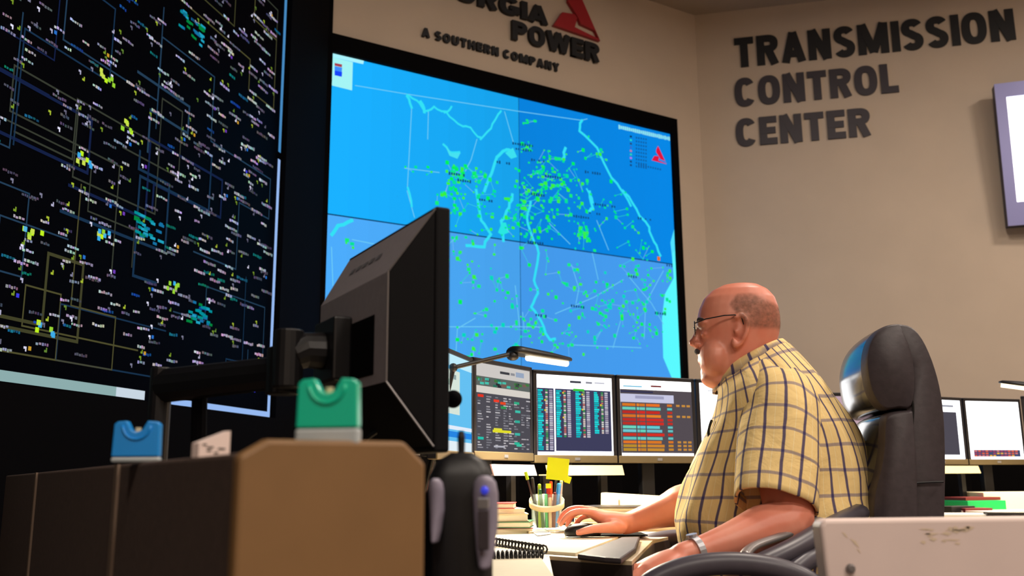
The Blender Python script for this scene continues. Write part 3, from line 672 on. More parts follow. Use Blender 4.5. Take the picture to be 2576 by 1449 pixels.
# card sprayers ------------------------------------------------------------
def card(name, label, pos, rz, w, h, cap, capfrac, th=.014):
    t = thing(name, label, 'sprayer', pos, rz, 'pocket sprayers')
    n = 26; top = []; zc = h
    nw = w * .17; pts = []
    # outline of the coloured cap with a thumb notch at the top
    zl = h * (1 - capfrac)
    pts = [(-w / 2, zl), (w / 2, zl), (w / 2 - .001, h - .004), (w / 2 - .005, h - .001), (nw + .003, h)]
    pts += [(nw * math.cos(a), h - .004 - nw * 1.0 * math.sin(a)) for a in (R(x) for x in (10, 40, 70, 90, 110, 140, 170))]
    pts += [(-nw - .003, h), (-w / 2 + .005, h - .001), (-w / 2 + .001, h - .004)]
    mb = MB(); mb.hexa([V((x, -th / 2, z)) for x, z in pts], [V((x, th / 2, z)) for x, z in pts], cap)
    cp_ = mb.build('cap', t, bevel=.0015)
    # moulded rim round the notch
    mb = MB(); mb.tube([(nw * 1.75 * math.cos(R(a)), -th / 2 - .0005, h - .006 - nw * 1.75 * math.sin(R(a))) for a in range(0, 181, 20)], .0016, cap, 6); mb.build('thumb_rim', t, smooth=True)
    mb = MB(); mb.tube([(0, 0, h - .024), (0, 0, h - .008)], .0035, 'cream', 10); mb.build('nozzle', t)
    mb = MB(); mb.box((0, 0, zl / 2), (w + .002, th - .001, zl), 'clear'); mb.build('bottle', t, bevel=.003)
    return t
zz = zt
gp = P(825, 1124, .862); card('green_card_sprayer', 'flat green-capped pocket sprayer standing on the tan partition end', (gp.x, gp.y, zt - .004), R(-6), .0565, .060, 'teal', .74)
bp_ = P(342, 1170, 1.17); card('blue_card_sprayer', 'flat blue-capped pocket sprayer standing behind the dark partition edge', (bp_.x, bp_.y, ZP), R(4), .056, .050, 'cardblue', .86)
wp = P(530, 1143, .97); t = thing('small_white_box', 'small pale printed box on the partition between the sprayers', 'box', (wp.x, wp.y, ZP), R(52))
MB().hexa([(-.018, -.006, 0), (.018, -.006, 0), (.018, .006, 0), (-.018, .006, 0)], [(-.018, -.006, .014), (.018, -.006, .027), (.018, .006, .027), (-.018, .006, .014)], 'pink').build('body', t)
mb = MB(); random.seed(3)
for i in range(7): mb.box((random.uniform(-.012, .01), -.0063, random.uniform(.004, .014)), (.005, .0004, .0015), 'ink')
mb.build('print', t)

# ----------------------------------------------- foreground monitor and arm
TR = P(1097, 517, 1.33); TLp = P(877, 657, 1.66)
h0 = math.degrees(math.atan2(TLp.x - TR.x, TLp.y - TR.y)); print('fg monitor', TR, TLp, h0)
du = V((TLp.x - TR.x, TLp.y - TR.y, 0)); wM = du.length; du.normalize(); dn = V((-du.y, du.x, 0))      # du: from near edge to far edge
if dn.x > 0: dn = -dn                                   # dn: out of the back of the monitor (towards the left)
ztop_m = TR.z; zbot_m = P(1085, 1138, 1.33).z; hM = ztop_m - zbot_m
print('w,h', wM, hM, ztop_m, zbot_m, dn)
mo = thing('large_monitor', 'black flat monitor seen from behind in the foreground, left of centre', 'monitor', (TR.x, TR.y, zbot_m))
def mq(a, b, c_): return V((TR.x, TR.y, 0)) + du * a - dn * b + V((0, 0, zbot_m + c_))    # b>0 towards the screen side
mb = MB()
mb.hexa([mq(0, 0, 0), mq(wM, 0, 0), mq(wM, .024, 0), mq(0, .024, 0)], [mq(0, 0, hM), mq(wM, 0, hM), mq(wM, .024, hM), mq(0, .024, hM)], 'houseside'); mb.build('bezel', mo, world=True, bevel=.004)
# tapering housing at the back; its crease points come from how far it stands out
dp = .055
f4 = [mq(.002, 0, .008), mq(wM - .002, 0, .008), mq(wM - .002, 0, hM - .004), mq(.002, 0, hM - .004)]
TRv = V((TR.x, TR.y, 0)); dp = .06
NT, NB_, FT = (onplane(x, y, TRv + dn * dp, dn) for x, y in ((986, 676), (962, 962), (806, 772)))
aN = ((NT + NB_) / 2 - TRv).dot(du); aF = (FT - TRv).dot(du); cT = (NT.z + FT.z) / 2 - zbot_m; cB = NB_.z - zbot_m
print('bulge', aN, aF, cT, cB, wM, hM)
t4 = [mq(aN, -dp, cB), mq(aF, -dp, cB), mq(aF, -dp, cT), mq(aN, -dp, cT)]
for k_, q_ in enumerate(t4): pass
mb = MB(); b = mb.add(f4 + t4)
mb.face((b + 4, b + 5, b + 6, b + 7), 'house'); mb.face((b + 2, b + 3, b + 7, b + 6), 'house'); mb.face((b, b + 3, b + 7, b + 4), 'houseside'); mb.face((b + 1, b + 2, b + 6, b + 5), 'houseside'); mb.face((b, b + 1, b + 5, b + 4), 'houseside'); mb.face((b, b + 1, b + 2, b + 3), 'house')  # pale top and back, near-black sides: the lighting is put into the colours
mb.build('back_housing', mo, world=True, bevel=.003)
mb = MB(); mb.tube([f4[3], t4[3], t4[0], f4[0]], .0016, 'metal', 6); mb.build('edge_strip', mo, world=True)
mb = MB(); ra, rb_, rc, rd_ = aN + .05, aF - .085, cB + .015, cT - .055; mb.hexa([mq(ra, -dp - .001, rc), mq(rb_, -dp - .001, rc), mq(rb_, -dp + .004, rc), mq(ra, -dp + .004, rc)], [mq(ra, -dp - .001, rd_), mq(rb_, -dp - .001, rd_), mq(rb_, -dp + .004, rd_), mq(ra, -dp + .004, rd_)], 'casing'); mb.build('mount_recess', mo, world=True)
mb = MB()
for k in range(5):
    a0 = .14 + k * .03; g0 = lambda a, e_: mq(a, -(.42 + e_) * dp - .0015, hM - .004 - (.42 + e_) * (hM - .004 - cT))
    mb.quad([g0(a0, .1), g0(a0 + .02, .1), g0(a0 + .02, 0), g0(a0, 0)], 'metal')
mb.build('back_badge', mo, world=True)
mb = MB()
for k in range(4):
    z = .13 + k * .022; mb.hexa([mq(.012, -.009, z), mq(.04, -.024, z), mq(.04, -.02, z), mq(.012, -.005, z)], [mq(.012, -.009, z + .014), mq(.04, -.024, z + .014), mq(.04, -.02, z + .014), mq(.012, -.005, z + .014)], 'house')
mb.build('port_panel', mo, world=True)
MB().quad([mq(.014, .0245, .014), mq(wM - .014, .0245, .014), mq(wM - .014, .0245, hM - .014), mq(.014, .0245, hM - .014)], 'scr', (28, 36, 46)).__class__
mb = MB(); mb.quad([mq(.014, .0248, .014), mq(wM - .014, .0248, .014), mq(wM - .014, .0248, hM - .014), mq(.014, .0248, hM - .014)], 'scr', (40, 60, 80)); mb.build('screen', mo, world=True)
# articulated arm
vc = mq(wM * .6, -dp - .03, hM * .46)
am = thing('articulated_mount', 'thick black jointed mount holding the foreground monitor, crossing the dark wall', 'monitor mount', (vc.x, vc.y, zbot_m))
j1 = P(712, 930, 1.50); j2 = P(405, 965, 1.66); bs = P(400, 1175, 1.66)
mb = MB(); s = dn * .0
mb.hexa([vc + du * -.05 + dn * 0 - V((0, 0, .05)), vc + du * .05 - V((0, 0, .05)), vc + du * .05 - dn * .03 - V((0, 0, .05)), vc - du * .05 - dn * .03 - V((0, 0, .05))],
        [vc + du * -.05 + V((0, 0, .05)), vc + du * .05 + V((0, 0, .05)), vc + du * .05 - dn * .03 + V((0, 0, .05)), vc - du * .05 - dn * .03 + V((0, 0, .05))], 'black')
mb.build('mount_plate', am, world=True, bevel=.004)
MB().tube([vc + dn * .0, vc + dn * .03, vc + dn * .05 - V((0, 0, .01))], [.03, .028, .024], 'black', 16).build('tilt_joint', am, world=True, bevel=.003)
MB().tube([vc + dn * .055 - V((0, 0, .06)), vc + dn * .055 + V((0, 0, .03))], .023, 'black', 18).build('swivel_joint', am, world=True, bevel=.003)
MB().tube([vc + dn * .05 - V((0, 0, .035)), j1 + V((0, 0, .006))], [(.02, .026), (.02, .026)], 'black', 12).build('upper_link', am, world=True, bevel=.003)
MB().tube([j1 - V((0, 0, .04)), j1 + V((0, 0, .035))], .026, 'black', 18).build('elbow_joint', am, world=True, bevel=.003)
MB().tube([j1 - V((0, 0, .004)), j2 - V((0, 0, .004))], [(.02, .027), (.02, .031)], 'black', 12).build('lower_link', am, world=True, bevel=.003)
MB().tube([V((j2.x, j2.y, .745)), j2 + V((0, 0, .028))], .019, 'black', 18).build('post', am, world=True, bevel=.003)
MB().tube(spline([j1 * .35 + j2 * .65, P(502, 1010, 1.62), P(500, 1100, 1.62), P(495, 1230, 1.62)], 5), .013, 'casing', 10).build('cable', am, world=True)
MB().box((j2.x, j2.y, .753), (.12, .1, .016), 'black').build('clamp', am, world=True, bevel=.003)
fd = thing('foreground_desk', 'dark desk behind the foreground partition, mostly out of view', 'desk', (-.3, 1.5, 0))
fp = [o + dF * (Wd + .006), o + dF * (Wd + .22), V((-.31, 1.42, 0)), V((-.31, 1.9, 0)), V((-.75, 2.5, 0)), o + dF * (Wd + .006) + dS * 1.9]
MB().prism(fp, .71, .74, 'casing').build('worktop', fd, world=True); MB().box((-.55, 1.75, .355), (.25, .4, .71), 'casing').build('pedestal', fd, world=True)
# extend under the charger
cx = P(1160, 1300, 1.12)
tb_ = thing('phone_charger', 'tall black twin charging stand right of the tan partition end', 'charging stand', (cx.x, cx.y, .60))
def cl_ring(z, w, d): return [V((cx.x + w * math.copysign(abs(math.cos(a)) ** .6, math.cos(a)), cx.y + d * math.copysign(abs(math.sin(a)) ** .6, math.sin(a)), z)) for a in (2 * math.pi * k / 28 for k in range(28))]
mb = MB(); mb.loft([cl_ring(.60, .045, .04), cl_ring(.68, .04, .036), cl_ring(.76, .036, .034), cl_ring(.88, .036, .032), cl_ring(.905, .037, .03), cl_ring(.922, .028, .024), cl_ring(.932, .012, .012)], 'black'); mb.build('tower', tb_, world=True, smooth=True)
mb = MB(); mb.lathe([(.004, .93), (.0045, .95), (.003, .957)], 'black', (cx.x, cx.y, 0), 10); mb.build('antenna', tb_, world=True)
mb = MB(); mb.box((cx.x - .028, cx.y, .745), (.03, .05, .29), 'casing'); mb.build('left_cradle', tb_, world=True, bevel=.008)
ct = thing('side_table', 'dark stand under the black charging tower, below the picture', 'table', (cx.x, cx.y, 0))
MB().box((cx.x, cx.y + .01, .585), (.2, .2, .03), 'casing').build('top', ct, world=True); MB().box((cx.x, cx.y + .01, .285), (.16, .16, .57), 'casing').build('base', ct, world=True)
def handset(label, px, ytop, ybot, w, Y, blue):
    a = P(px, ytop, Y); b_ = P(px, ybot, Y); t = thing('handset', label, 'handset', (b_.x, b_.y, b_.z), R(-12), 'handsets on the charging stand')
    H = a.z - b_.z; mb = MB(); rings = []
    for f, k in ((0, .35), (.04, .5), (.2, .72), (.5, .95), (.8, 1.0), (.93, .85), (.985, .5), (1, .2)):
        rings.append([V((w / 2 * k * math.cos(t_), .012 * (.6 + .4 * k) * math.sin(t_) + .008 * math.sin(f * 3), H * f)) for t_ in (2 * math.pi * q / 20 for q in range(20))])
    mb.loft(rings, 'handset'); mb.build('body', t, smooth=True)
    if blue:
        MB().ball((.003, -.011, H * .84), (.0045, .004, .0045), 'handblue').build('button', t, smooth=True)
        MB().box((.002, -.0125, H * .42), (.012, .003, H * .42), 'bluep' if 0 else 'leather').build('keypad', t, bevel=.001)
        MB().box((.002, -.013, H * .7), (.013, .003, H * .12), 'silver').build('display', t, bevel=.001)
    return t
handset('grey handset with a blue lit button on the right of the charging stand', 1219, 1196, 1432, .0285, 1.075, True)
handset('narrow pale handset between the tan partition end and charging tower', 1094, 1203, 1365, .0165, 1.075, False)
# gooseneck microphone
mc = P(1140, 1004, 1.42); mt_ = thing('gooseneck_microphone', 'black gooseneck microphone with round foam tip beside the foreground monitor', 'microphone', (-.245, 1.55, .74))
MB().lathe([(.001, 0), (.045, 0), (.045, .02), (.02, .028), (.001, .028)], 'black', (-.245, 1.55, .74)).build('base', mt_, world=True)
MB().tube(spline([(-.245, 1.55, .765), (-.25, 1.52, .93), (-.19, 1.46, .985), P(1105, 1024, 1.42), mc], 5), .0035, 'black', 8).build('gooseneck', mt_, world=True)
MB().ball(mc, .0135, 'casing', 20).build('foam_tip', mt_, world=True, smooth=True)

# -------------------------------------------------- right foreground panel
rx = P(2062, 1312, 1.32); ZR = .845; X0 = rx.x
bx = thing('beige_cabinet', 'scuffed pinkish beige cabinet with a round knob in the right foreground', 'cabinet', (X0, 1.32, 0))
mb = MB(); pr = [(X0 + .02, 0), (X0 + .006, ZR - .12), (X0, ZR - .008), (X0 + .008, ZR), (1.5, ZR + .004), (1.5, 0)]
mb.hexa([V((a, 1.32, b)) for a, b in pr], [V((a, 1.36, b)) for a, b in pr], 'pink'); mb.build('body', bx, world=True, bevel=.006, seg=3)
kn = P(2140, 1430, 1.318); MB().lathe([(.001, 0), (.0045, 0), (.006, .003), (.005, .006), (.001, .007)], 'metal', (0, 0, 0), 16)
mb = MB(); mb.tube([kn, kn - V((0, .005, 0))], [.007, .0045], 'metal', 16); mb.build('knob', bx, world=True, bevel=.001)
mb = MB(); random.seed(9)
for i in range(22):
    x = random.uniform(2310, 2450); y = 1332 + random.uniform(-6, 12) + (random.random() < .3) * random.uniform(15, 30); q = P(x, y, 1.3195); w = random.uniform(.004, .012); h = random.uniform(.001, .003)
    mb.quad([q + V((-w, 0, 0)), q + V((w * .3, 0, -h)), q + V((w, 0, h * .3)), q + V((-.2 * w, 0, h))], 'worn')
mb.build('scuff_marks', bx, world=True); mb = MB()
for x, y, w in ((2150, 1365, .006), (2125, 1345, .004), (2160, 1385, .003)):
    q = P(x, y, 1.3195); mb.quad([q + V((-w, 0, w)), q + V((0, 0, -w * .4)), q + V((w, 0, -w * 1.2)), q + V((.3 * w, 0, w * .3))], 'worn')
mb.build('scuff_marks', bx, world=True)
# ------------------------------------------------------- things on the desk
ZD = .7405
def sheet(name, label, corners, m, cat, z=ZD, th=.004, group=None, zs=None):
    c = [PZ(x, y, z + th) for x, y in corners]; cen = sum(c, V()) / len(c)
    t = thing(name, label, cat, (cen.x, cen.y, z), 0, group)
    mb = MB(); mb.prism([(p.x, p.y) for p in c], z, z + th, m); mb.build('pages', t, world=True)
    return t
def spiral(t, a, b, z, n=16):
    a, b = PZ(*a, z), PZ(*b, z); mb = MB(); d = (b - a); u = d.normalized(); s = u.cross(V((0, 0, 1)))
    for i in range(n):
        c = a + d * (i + .5) / n; mb.tube([c + s * .009 * math.cos(t_) + V((0, 0, .009 * math.sin(t_) + .004)) for t_ in (R(k) for k in range(0, 361, 45))], .0022, 'black', 6)
    mb.build('spiral_binding', t, world=True)
t = sheet('spiral_notebook', 'open cream spiral notebook under the man\'s mouse hand', [(1215, 1342), (1400, 1340), (1556, 1350), (1448, 1391), (1372, 1386), (1215, 1362)], 'paper', 'notebook', th=.006)
spiral(t, (1238, 1366), (1372, 1388), ZD + .008)
t = sheet('spiral_notebook', 'smaller white spiral notebook nearer the camera than the open cream one', [(1215, 1374), (1352, 1391), (1352, 1397), (1215, 1401)], 'paperw', 'notebook', th=.006)
spiral(t, (1226, 1404), (1368, 1400), ZD + .008, 13)
sheet('writing_pad', 'cream writing pad at the bottom edge, beside the grey handset', [(1215, 1407), (1362, 1404), (1400, 1460), (1215, 1460)], 'paper', 'notepad', th=.006)
sheet('loose_sheet', 'narrow white sheet lying slantwise left of the mouse', [(1313, 1318), (1338, 1312), (1388, 1342), (1352, 1347)], 'paperw', 'paper', z=ZD + .008, th=.001)
sheet('loose_sheet', 'white sheet partly under the man\'s fingertips', [(1349, 1322), (1436, 1322), (1440, 1334), (1390, 1338)], 'paperw', 'paper', z=ZD + .008, th=.001)
def book(name, label, c, sz, rz, m, z, cat='book', group=None, pg='paper'):
    t = thing(name, label, cat, (c[0], c[1], z), rz, group)
    w, d, h = sz
    MB().box((0, 0, h / 2), (w * .97, d * .96, h * .74), pg).build('pages', t)
    MB().box((0, 0, h * .06), (w, d, h * .12), m).box((0, 0, h * .94), (w, d, h * .12), m).box((-w / 2 + .001, 0, h / 2), (.002, d, h), m).build('cover', t)
    return t
bs = PZ(1275, 1337, ZD); g = 'books stacked left of the pen cup'
z = ZD
for lab, m, h, dx, w, r in [('dark-covered book at the bottom of the stack left of the pen cup', 'redd', .022, .0, .20, .1), ('green-edged book second from the bottom of the left stack', 'greend', .018, .0, .21, -.1), ('cream book in the middle of the left stack', 'cream', .022, -.01, .2, .05),
                         ('pale book second from the top of the left stack', 'paper', .014, -.02, .19, .15), ('red-covered book on top of the stack left of the pen cup', 'red', .016, -.03, .17, -.05)]:
    book('book', lab, (-.05 + dx, 2.95), (w, .15, h), r, m, z, group=g); z += h + .0005
# pen cup
cp = PZ(1376, 1322, ZD + .012); cp = V((P(1376, 1300, 2.98).x, 2.98, ZD))
book('manual', 'thin cream manual under the pen cup', (cp.x, cp.y), (.16, .2, .012), .2, 'cream', ZD)
cz = ZD + .0125
pc = thing('pen_cup', 'clear pen cup with a cream rubber band full of pens', 'pen cup', (cp.x, cp.y, cz))
r0 = .050
MB().lathe([(.001, .001), (r0 * .92, .001), (r0, .105), (r0 - .003, .105), (r0 * .92 - .003, .005), (.001, .005)], 'glass', (0, 0, 0), 32).build('cup', pc, smooth=True)
mb = MB(); mb.loft([[V(((r0 + .002 + e) * math.cos(a), (r0 + .002 + e) * math.sin(a), zz_ + .018 * math.sin(a))) for a in (2 * math.pi * k / 32 for k in range(32))] for zz_, e in ((.070, 0), (.070, .002), (.088, .002), (.088, 0))], 'cream', caps=False); mb.build('band', pc, smooth=True)
random.seed(8)
pens = [('lime', 'lime green highlighter', -.028, -.02, .13), ('greend', 'dark green marker', -.015, -.03, .115), ('red', 'red marker', .004, -.03, .12), ('orange', 'orange highlighter', .012, -.018, .138), ('bluep', 'blue pen', -.004, -.01, .13),
        ('purple', 'purple pen', -.02, .0, .125), ('cardblue', 'light blue marker', .03, -.012, .132), ('paperw', 'white pen', .036, .004, .13), ('redd', 'dark red pen', .024, -.026, .105), ('green', 'bright green marker', -.002, -.036, .1), ('silver', 'silver pen', .04, -.004, .14),
        ('cream', 'wooden ruler-like cream stick', .01, -.038, .09), ('bezel', 'black pen', -.035, -.008, .15)]
for m, lab, x, y, L in pens:
    t = thing('pen', lab + ' standing in the pen cup', 'pen', (cp.x + x * .8, cp.y + y * .8, cz + .006), 0, 'pens in the cup')
    tip = V((x * random.uniform(.1, .5) + random.uniform(-.004, .006), random.uniform(-.006, .004), L)); bot = V((0, 0, 0))
    MB().tube([bot, bot + tip * .7], .0048, m, 8).build('barrel', t); MB().tube([bot + tip * .7, bot + tip * .98, bot + tip], [.0054, .005, .003], m, 8).build('cap', t)
t = thing('long_brush', 'long dark stick with a pale tip leaning left out of the pen cup', 'brush', (cp.x - .02, cp.y - .01, cz + .006), 0, None)
tp = P(1322, 1187, cp.y - .03) - V((cp.x - .02, cp.y - .01, cz + .006))
MB().tube([(0, 0, 0), tp * .86], .003, 'bezel', 8).build('handle', t); MB().tube([tp * .86, tp], .005, 'lime', 8).build('tip', t)
t = thing('yellow_flag_pen', 'pen topped with a bright yellow square sticky pad above the cup', 'pen', (cp.x + .012, cp.y, cz + .006))
MB().tube([(0, 0, 0), (.02, -.01, .16)], .0035, 'bezel', 8).build('barrel', t)
a = P(1403, 1180, cp.y - .02) - V((cp.x + .012, cp.y, cz + .006))
mb = MB(); mb.box(a, (.066, .008, .066), 'yellow', rot=Euler((0, R(6), R(-10))).to_matrix()); mb.build('sticky_pad', t)
mb = MB(); mb.box(a + V((.03, -.004, -.032)), (.018, .006, .02), 'yellow', rot=Euler((0, R(20), R(-10))).to_matrix()); mb.box(a + V((-.03, -.02, -.05)), (.016, .004, .014), 'yellow'); mb.build('corner_flap', t)
# paper stack right of the cup
random.seed(5); z = ZD; i = 0
labs = ['thick cream binder at the bottom of the pile behind the mouse hand', 'white folder second in the pile behind the mouse hand', 'cream folder in the middle of the pile behind the mouse hand', 'white report near the top of the pile behind the mouse hand', 'thin black-edged pad on top of the pile behind the mouse hand']
for lab, m, h, w, r, dx in zip(labs, ('cream', 'paperw', 'cream', 'paperw', 'bezel'), (.024, .014, .018, .012, .005), (.36, .34, .33, .30, .26), (-.35, -.30, -.42, -.36, -.40), (0, .01, -.01, -.02, -.03)):
    book('folder', lab, (.38 + dx, 3.20), (w, .23, h), r, m, z, cat='folder', group='folders piled behind the mouse hand'); z += h + .0005
tb2 = P(1600, 1240, 3.42)
t = thing('desk_phone', 'small grey and cream box-shaped device behind the forearm', 'device', (tb2.x, tb2.y, ZD), R(-18))
MB().hexa([(-.12, -.05, 0), (.12, -.05, 0), (.12, .05, 0), (-.12, .05, 0)], [(-.12, -.03, .115), (.12, -.03, .10), (.12, .04, .10), (-.12, .04, .115)], 'cream').build('body', t, bevel=.004)
MB().box((-.08, -.044, .075), (.05, .004, .05), 'pink').build('grille', t)
q = PZ(1262, 1340, ZD); t = thing('rolled_paper', 'rolled cream paper lying just right of the grey handset', 'paper', (q.x, q.y, ZD))
MB().tube([(-.05, .01, .016), (.035, -.01, .016)], .0155, 'paper', 18).build('roll', t, smooth=False)
q = PZ(1300, 1338, ZD); t = thing('stapler', 'small dark red stapler between the rolled paper and the loose sheet', 'stapler', (q.x, q.y, ZD), .3)
MB().box((0, 0, .005), (.09, .024, .01), 'bezel').build('base', t, bevel=.002); MB().hexa([(-.045, -.01, .012), (.045, -.01, .011), (.045, .01, .011), (-.045, .01, .012)], [(-.045, -.009, .032), (.04, -.008, .022), (.04, .008, .022), (-.045, .009, .032)], 'redd').build('top', t, bevel=.003)
# dark pad and mouse
mp_ = PZ(1478, 1347, ZD + .008)
t = thing('mouse_pad', 'black mouse pad under the man\'s right hand', 'mouse pad', (mp_.x, mp_.y, ZD + .0065))
MB().box((mp_.x + .055, mp_.y + .055, ZD + .008), (.22, .15, .003), 'casing').build('pad', t, world=True, bevel=.001)
MOUSE = V((P(1466, 1330, 2.67).x, 2.668, ZD + .0097))
t = thing('computer_mouse', 'black computer mouse held under the man\'s right hand', 'mouse', MOUSE, R(8))
mb = MB(); mb.loft([[V((.052 * k * math.cos(a), .029 * k * math.sin(a), h_)) for a in (2 * math.pi * q / 20 for q in range(20))] for h_, k in ((0, .93), (.006, 1), (.016, .98), (.026, .82), (.032, .5), (.034, .15))], 'black'); mb.build('shell', t, smooth=True)
MB().tube([(-.034, -.003, .0275), (-.034, .003, .0275)], .005, 'house', 12).build('wheel', t)
t2 = thing('mouse_cable', 'thin grey mouse cable looping over the white sheet', 'cable', (MOUSE.x - .05, MOUSE.y, ZD))
MB().tube(spline([MOUSE + V((-.05, 0, .008)), PZ(1418, 1336, ZD + .012), PZ(1385, 1338, ZD + .012), PZ(1360, 1326, ZD + .012), PZ(1345, 1318, ZD + .012)], 6), .0018, 'metal', 6).build('cord', t2, world=True)
# white cup rim low in front of the man
cw = P(1612, 1428, 1.95)
# grey tray, lower right of tongue
t = thing('keyboard_wrist_rest', 'brown-black padded rest at the desk corner below the mouse hand', 'wrist rest', (.22, 2.15, ZD))
q = [PZ(x, y, .752) for x, y in ((1452, 1393), (1562, 1351), (1610, 1350), (1600, 1378), (1563, 1404), (1520, 1401))]
mb = MB(); mb.prism([(v.x, v.y) for v in q], ZD - .0003, .752, 'leather'); mb.build('pad', t, world=True, bevel=.004)
# rear desk clutter
def rbox(name, label, px, py, Y, sz, rz, m, cat, z=ZD):
    q = P(px, py, Y); t = thing(name, label, cat, (q.x, q.y, z), rz)
    MB().box((0, 0, sz[2] / 2), sz, m).build('body', t, bevel=.002); return t
t = rbox('green_folder', 'bright green folder on the rear desk beside the chair', 2440, 1240, 4.62, (.22, .2, .05), .3, 'green', 'folder')
MB().box((0, 0, .058), (.2, .16, .014), 'redd').build('cover_sheet', t)
rbox('paper_pile', 'pale paper pile on the rear desk right of the green folder', 2545, 1240, 4.75, (.36, .26, .085), -.1, 'paper', 'papers')
rbox('pink_sheet', 'pinkish sheet on the rear desk in front of the pale pile', 2530, 1275, 4.3, (.32, .22, .012), .2, 'pink', 'papers')
rbox('lilac_sheet', 'lilac-white sheets on the rear desk nearest the chair', 2440, 1290, 4.1, (.34, .2, .008), -.3, 'paperw', 'papers')
rbox('red_notebook', 'small dark red notebook on the rear desk in front of the green folder', 2445, 1268, 4.38, (.13, .1, .022), .1, 'redd', 'notebook')
rbox('black_pouch', 'flat black pouch on the rear desk beside the leather chair', 2400, 1262, 4.40, (.16, .09, .03), .5, 'bezel', 'pouch')
t = rbox('black_headset', 'flat black object on the rear desk at the lower right', 2545, 1292, 3.98, (.2, .06, .016), -.2, 'bezel', 'desk item')

# ------------------------------------------------------------ wall mounted TV
a = P(2500, 213, 6.40); b = P(2526, 570, 6.48)
tv = thing('wall_television', 'glowing white wall television in a silver frame at the right edge', 'television', (a.x, a.y, b.z))
dv = hd(108); up = b - a; up = up - dv * up.dot(dv)
nv = dv.cross(up).normalized(); nv = nv if nv.y < 0 else -nv
def tvp(s, f, l): return a + up * f + dv * s + nv * l
Wt = 1.5
mb = MB(); fr = .085
def tb(s0, s1, f0, f1, l0, l1, m): mb.hexa([tvp(s0, f1, l0), tvp(s1, f1, l0), tvp(s1, f1, l1), tvp(s0, f1, l1)], [tvp(s0, f0, l0), tvp(s1, f0, l0), tvp(s1, f0, l1), tvp(s0, f0, l1)], m)
tb(0, Wt, 0, .10, -.005, .012, 'tvframe'); tb(0, Wt, .84, 1, -.005, .012, 'tvframe'); tb(0, .07, .10, .84, -.005, .012, 'tvframe'); tb(Wt - .07, Wt, .10, .84, -.005, .012, 'tvframe'); mb.build('frame', tv, world=True)
mb = MB(); tb(.002, Wt - .002, .002, .998, -.10, -.005, 'tvside'); mb.build('casing', tv, world=True)
mb = MB(); mb.quad([tvp(.07, .84, 0), tvp(Wt - .07, .84, 0), tvp(Wt - .07, .10, 0), tvp(.07, .10, 0)], 'tvglow'); mb.build('screen', tv, world=True)
mb = MB(); c1 = tvp(Wt / 2, .5, -.1); d_ = (C2 - c1).dot(nT); mb.tube([c1, c1 + nT * (d_ + .0)], .05, 'black', 12); mb.build('wall_bracket', tv, world=True)

# -------------------------------------------------------------- the chair
YC = 2.42; YN = 2.19; LAT = hd(11); FWD = V((-LAT.y, LAT.x, 0)); W_ = .46
cc = P(2290, 1250, YN) + LAT * W_ / 2
ch = thing('leather_office_chair', 'black high-backed leather office chair behind the seated man', 'office chair', (cc.x, cc.y, 0))
def pillow(prof, m, near=0, far=1.0, rnd=.03, shr=.08, bulge=0.0, n=12):
    base = spline([P(x, y, YN) for x, y in prof + [prof[0]]], 3)[:-1]; c = sum(base, V()) / len(base)
    # project the side profile onto the chair's own fore-and-aft direction
    prof2 = [c + (-FWD) * ((p - c).x) + V((0, 0, (p - c).z)) for p in base]
    mb = MB(); rings = []
    for i in range(n * 2 + 1):
        f = i / (n * 2); f = .5 - .5 * math.cos(math.pi * f); d = near + (far * W_ - near) * f
        e = max(0, 1 - min(d - near, far * W_ - d) / rnd); k = 1 - shr * (1 - math.sqrt(max(0, 1 - e * e)))
        rings.append([c + (p - c) * k + LAT * d + FWD * bulge * (1 - (2 * f - 1) ** 2) for p in prof2])
    mb.loft(rings, m)
    for i_ in range(len(mb.f)):
        if (i_ < len(base) * 5 or len(mb.f[i_]) > 4) and m == 'leatherf': mb.m[i_] = mb.mi('leather')
    return mb
sh_ = [(2262, 812), (2292, 820), (2318, 850), (2342, 905), (2360, 970), (2370, 1040), (2374, 1120), (2375, 1200), (2373, 1330), (2366, 1480), (2300, 1520), (2262, 1480), (2262, 1300), (2268, 1200), (2275, 1100), (2282, 1030), (2268, 930), (2240, 860), (2236, 826)]
pillow(sh_, 'leather', .0, .99, .02, .03).build('back_shell', ch, world=True, smooth=True)
hr = [(2262, 813), (2236, 816), (2210, 832), (2192, 860), (2184, 900), (2186, 940), (2196, 985), (2214, 1018), (2234, 1030), (2262, 1026), (2292, 1024), (2300, 960), (2290, 880)]
pillow(hr, 'leatherf', 0, 1, .03, .06, bulge=.018).build('headrest', ch, world=True, smooth=True)
bk = [(2294, 1030), (2262, 1032), (2236, 1040), (2228, 1060), (2226, 1120), (2218, 1180), (2206, 1230), (2200, 1290), (2204, 1360), (2215, 1420), (2300, 1430), (2306, 1200)]
pillow(bk, 'leatherf', 0, 1, .03, .06, bulge=.018).build('back_cushion', ch, world=True, smooth=True)
def rotc(p): r_ = V((p.x - cc.x, p.y - cc.y, 0)); return V((cc.x, cc.y, p.z)) - FWD * r_.x + LAT * r_.y
def seam(pts):
    mb = MB(); c = P(2290, 1100, YN); mb.tube(spline([c + (-FWD) * (P(x, y, YN) - c).x + V((0, 0, (P(x, y, YN) - c).z)) - LAT * .003 for x, y in pts], 4), .0025, 'black', 6); mb.build('seam', ch, world=True)
seam([(2262, 880), (2280, 940), (2292, 1000), (2296, 1035), (2290, 1120), (2284, 1220), (2270, 1270), (2255, 1320)]); seam([(2290, 1216), (2335, 1213), (2368, 1212)]); seam([(2240, 884), (2262, 880), (2284, 886)]); seam([(2235, 840), (2250, 865), (2262, 880)])
YC = cc.y
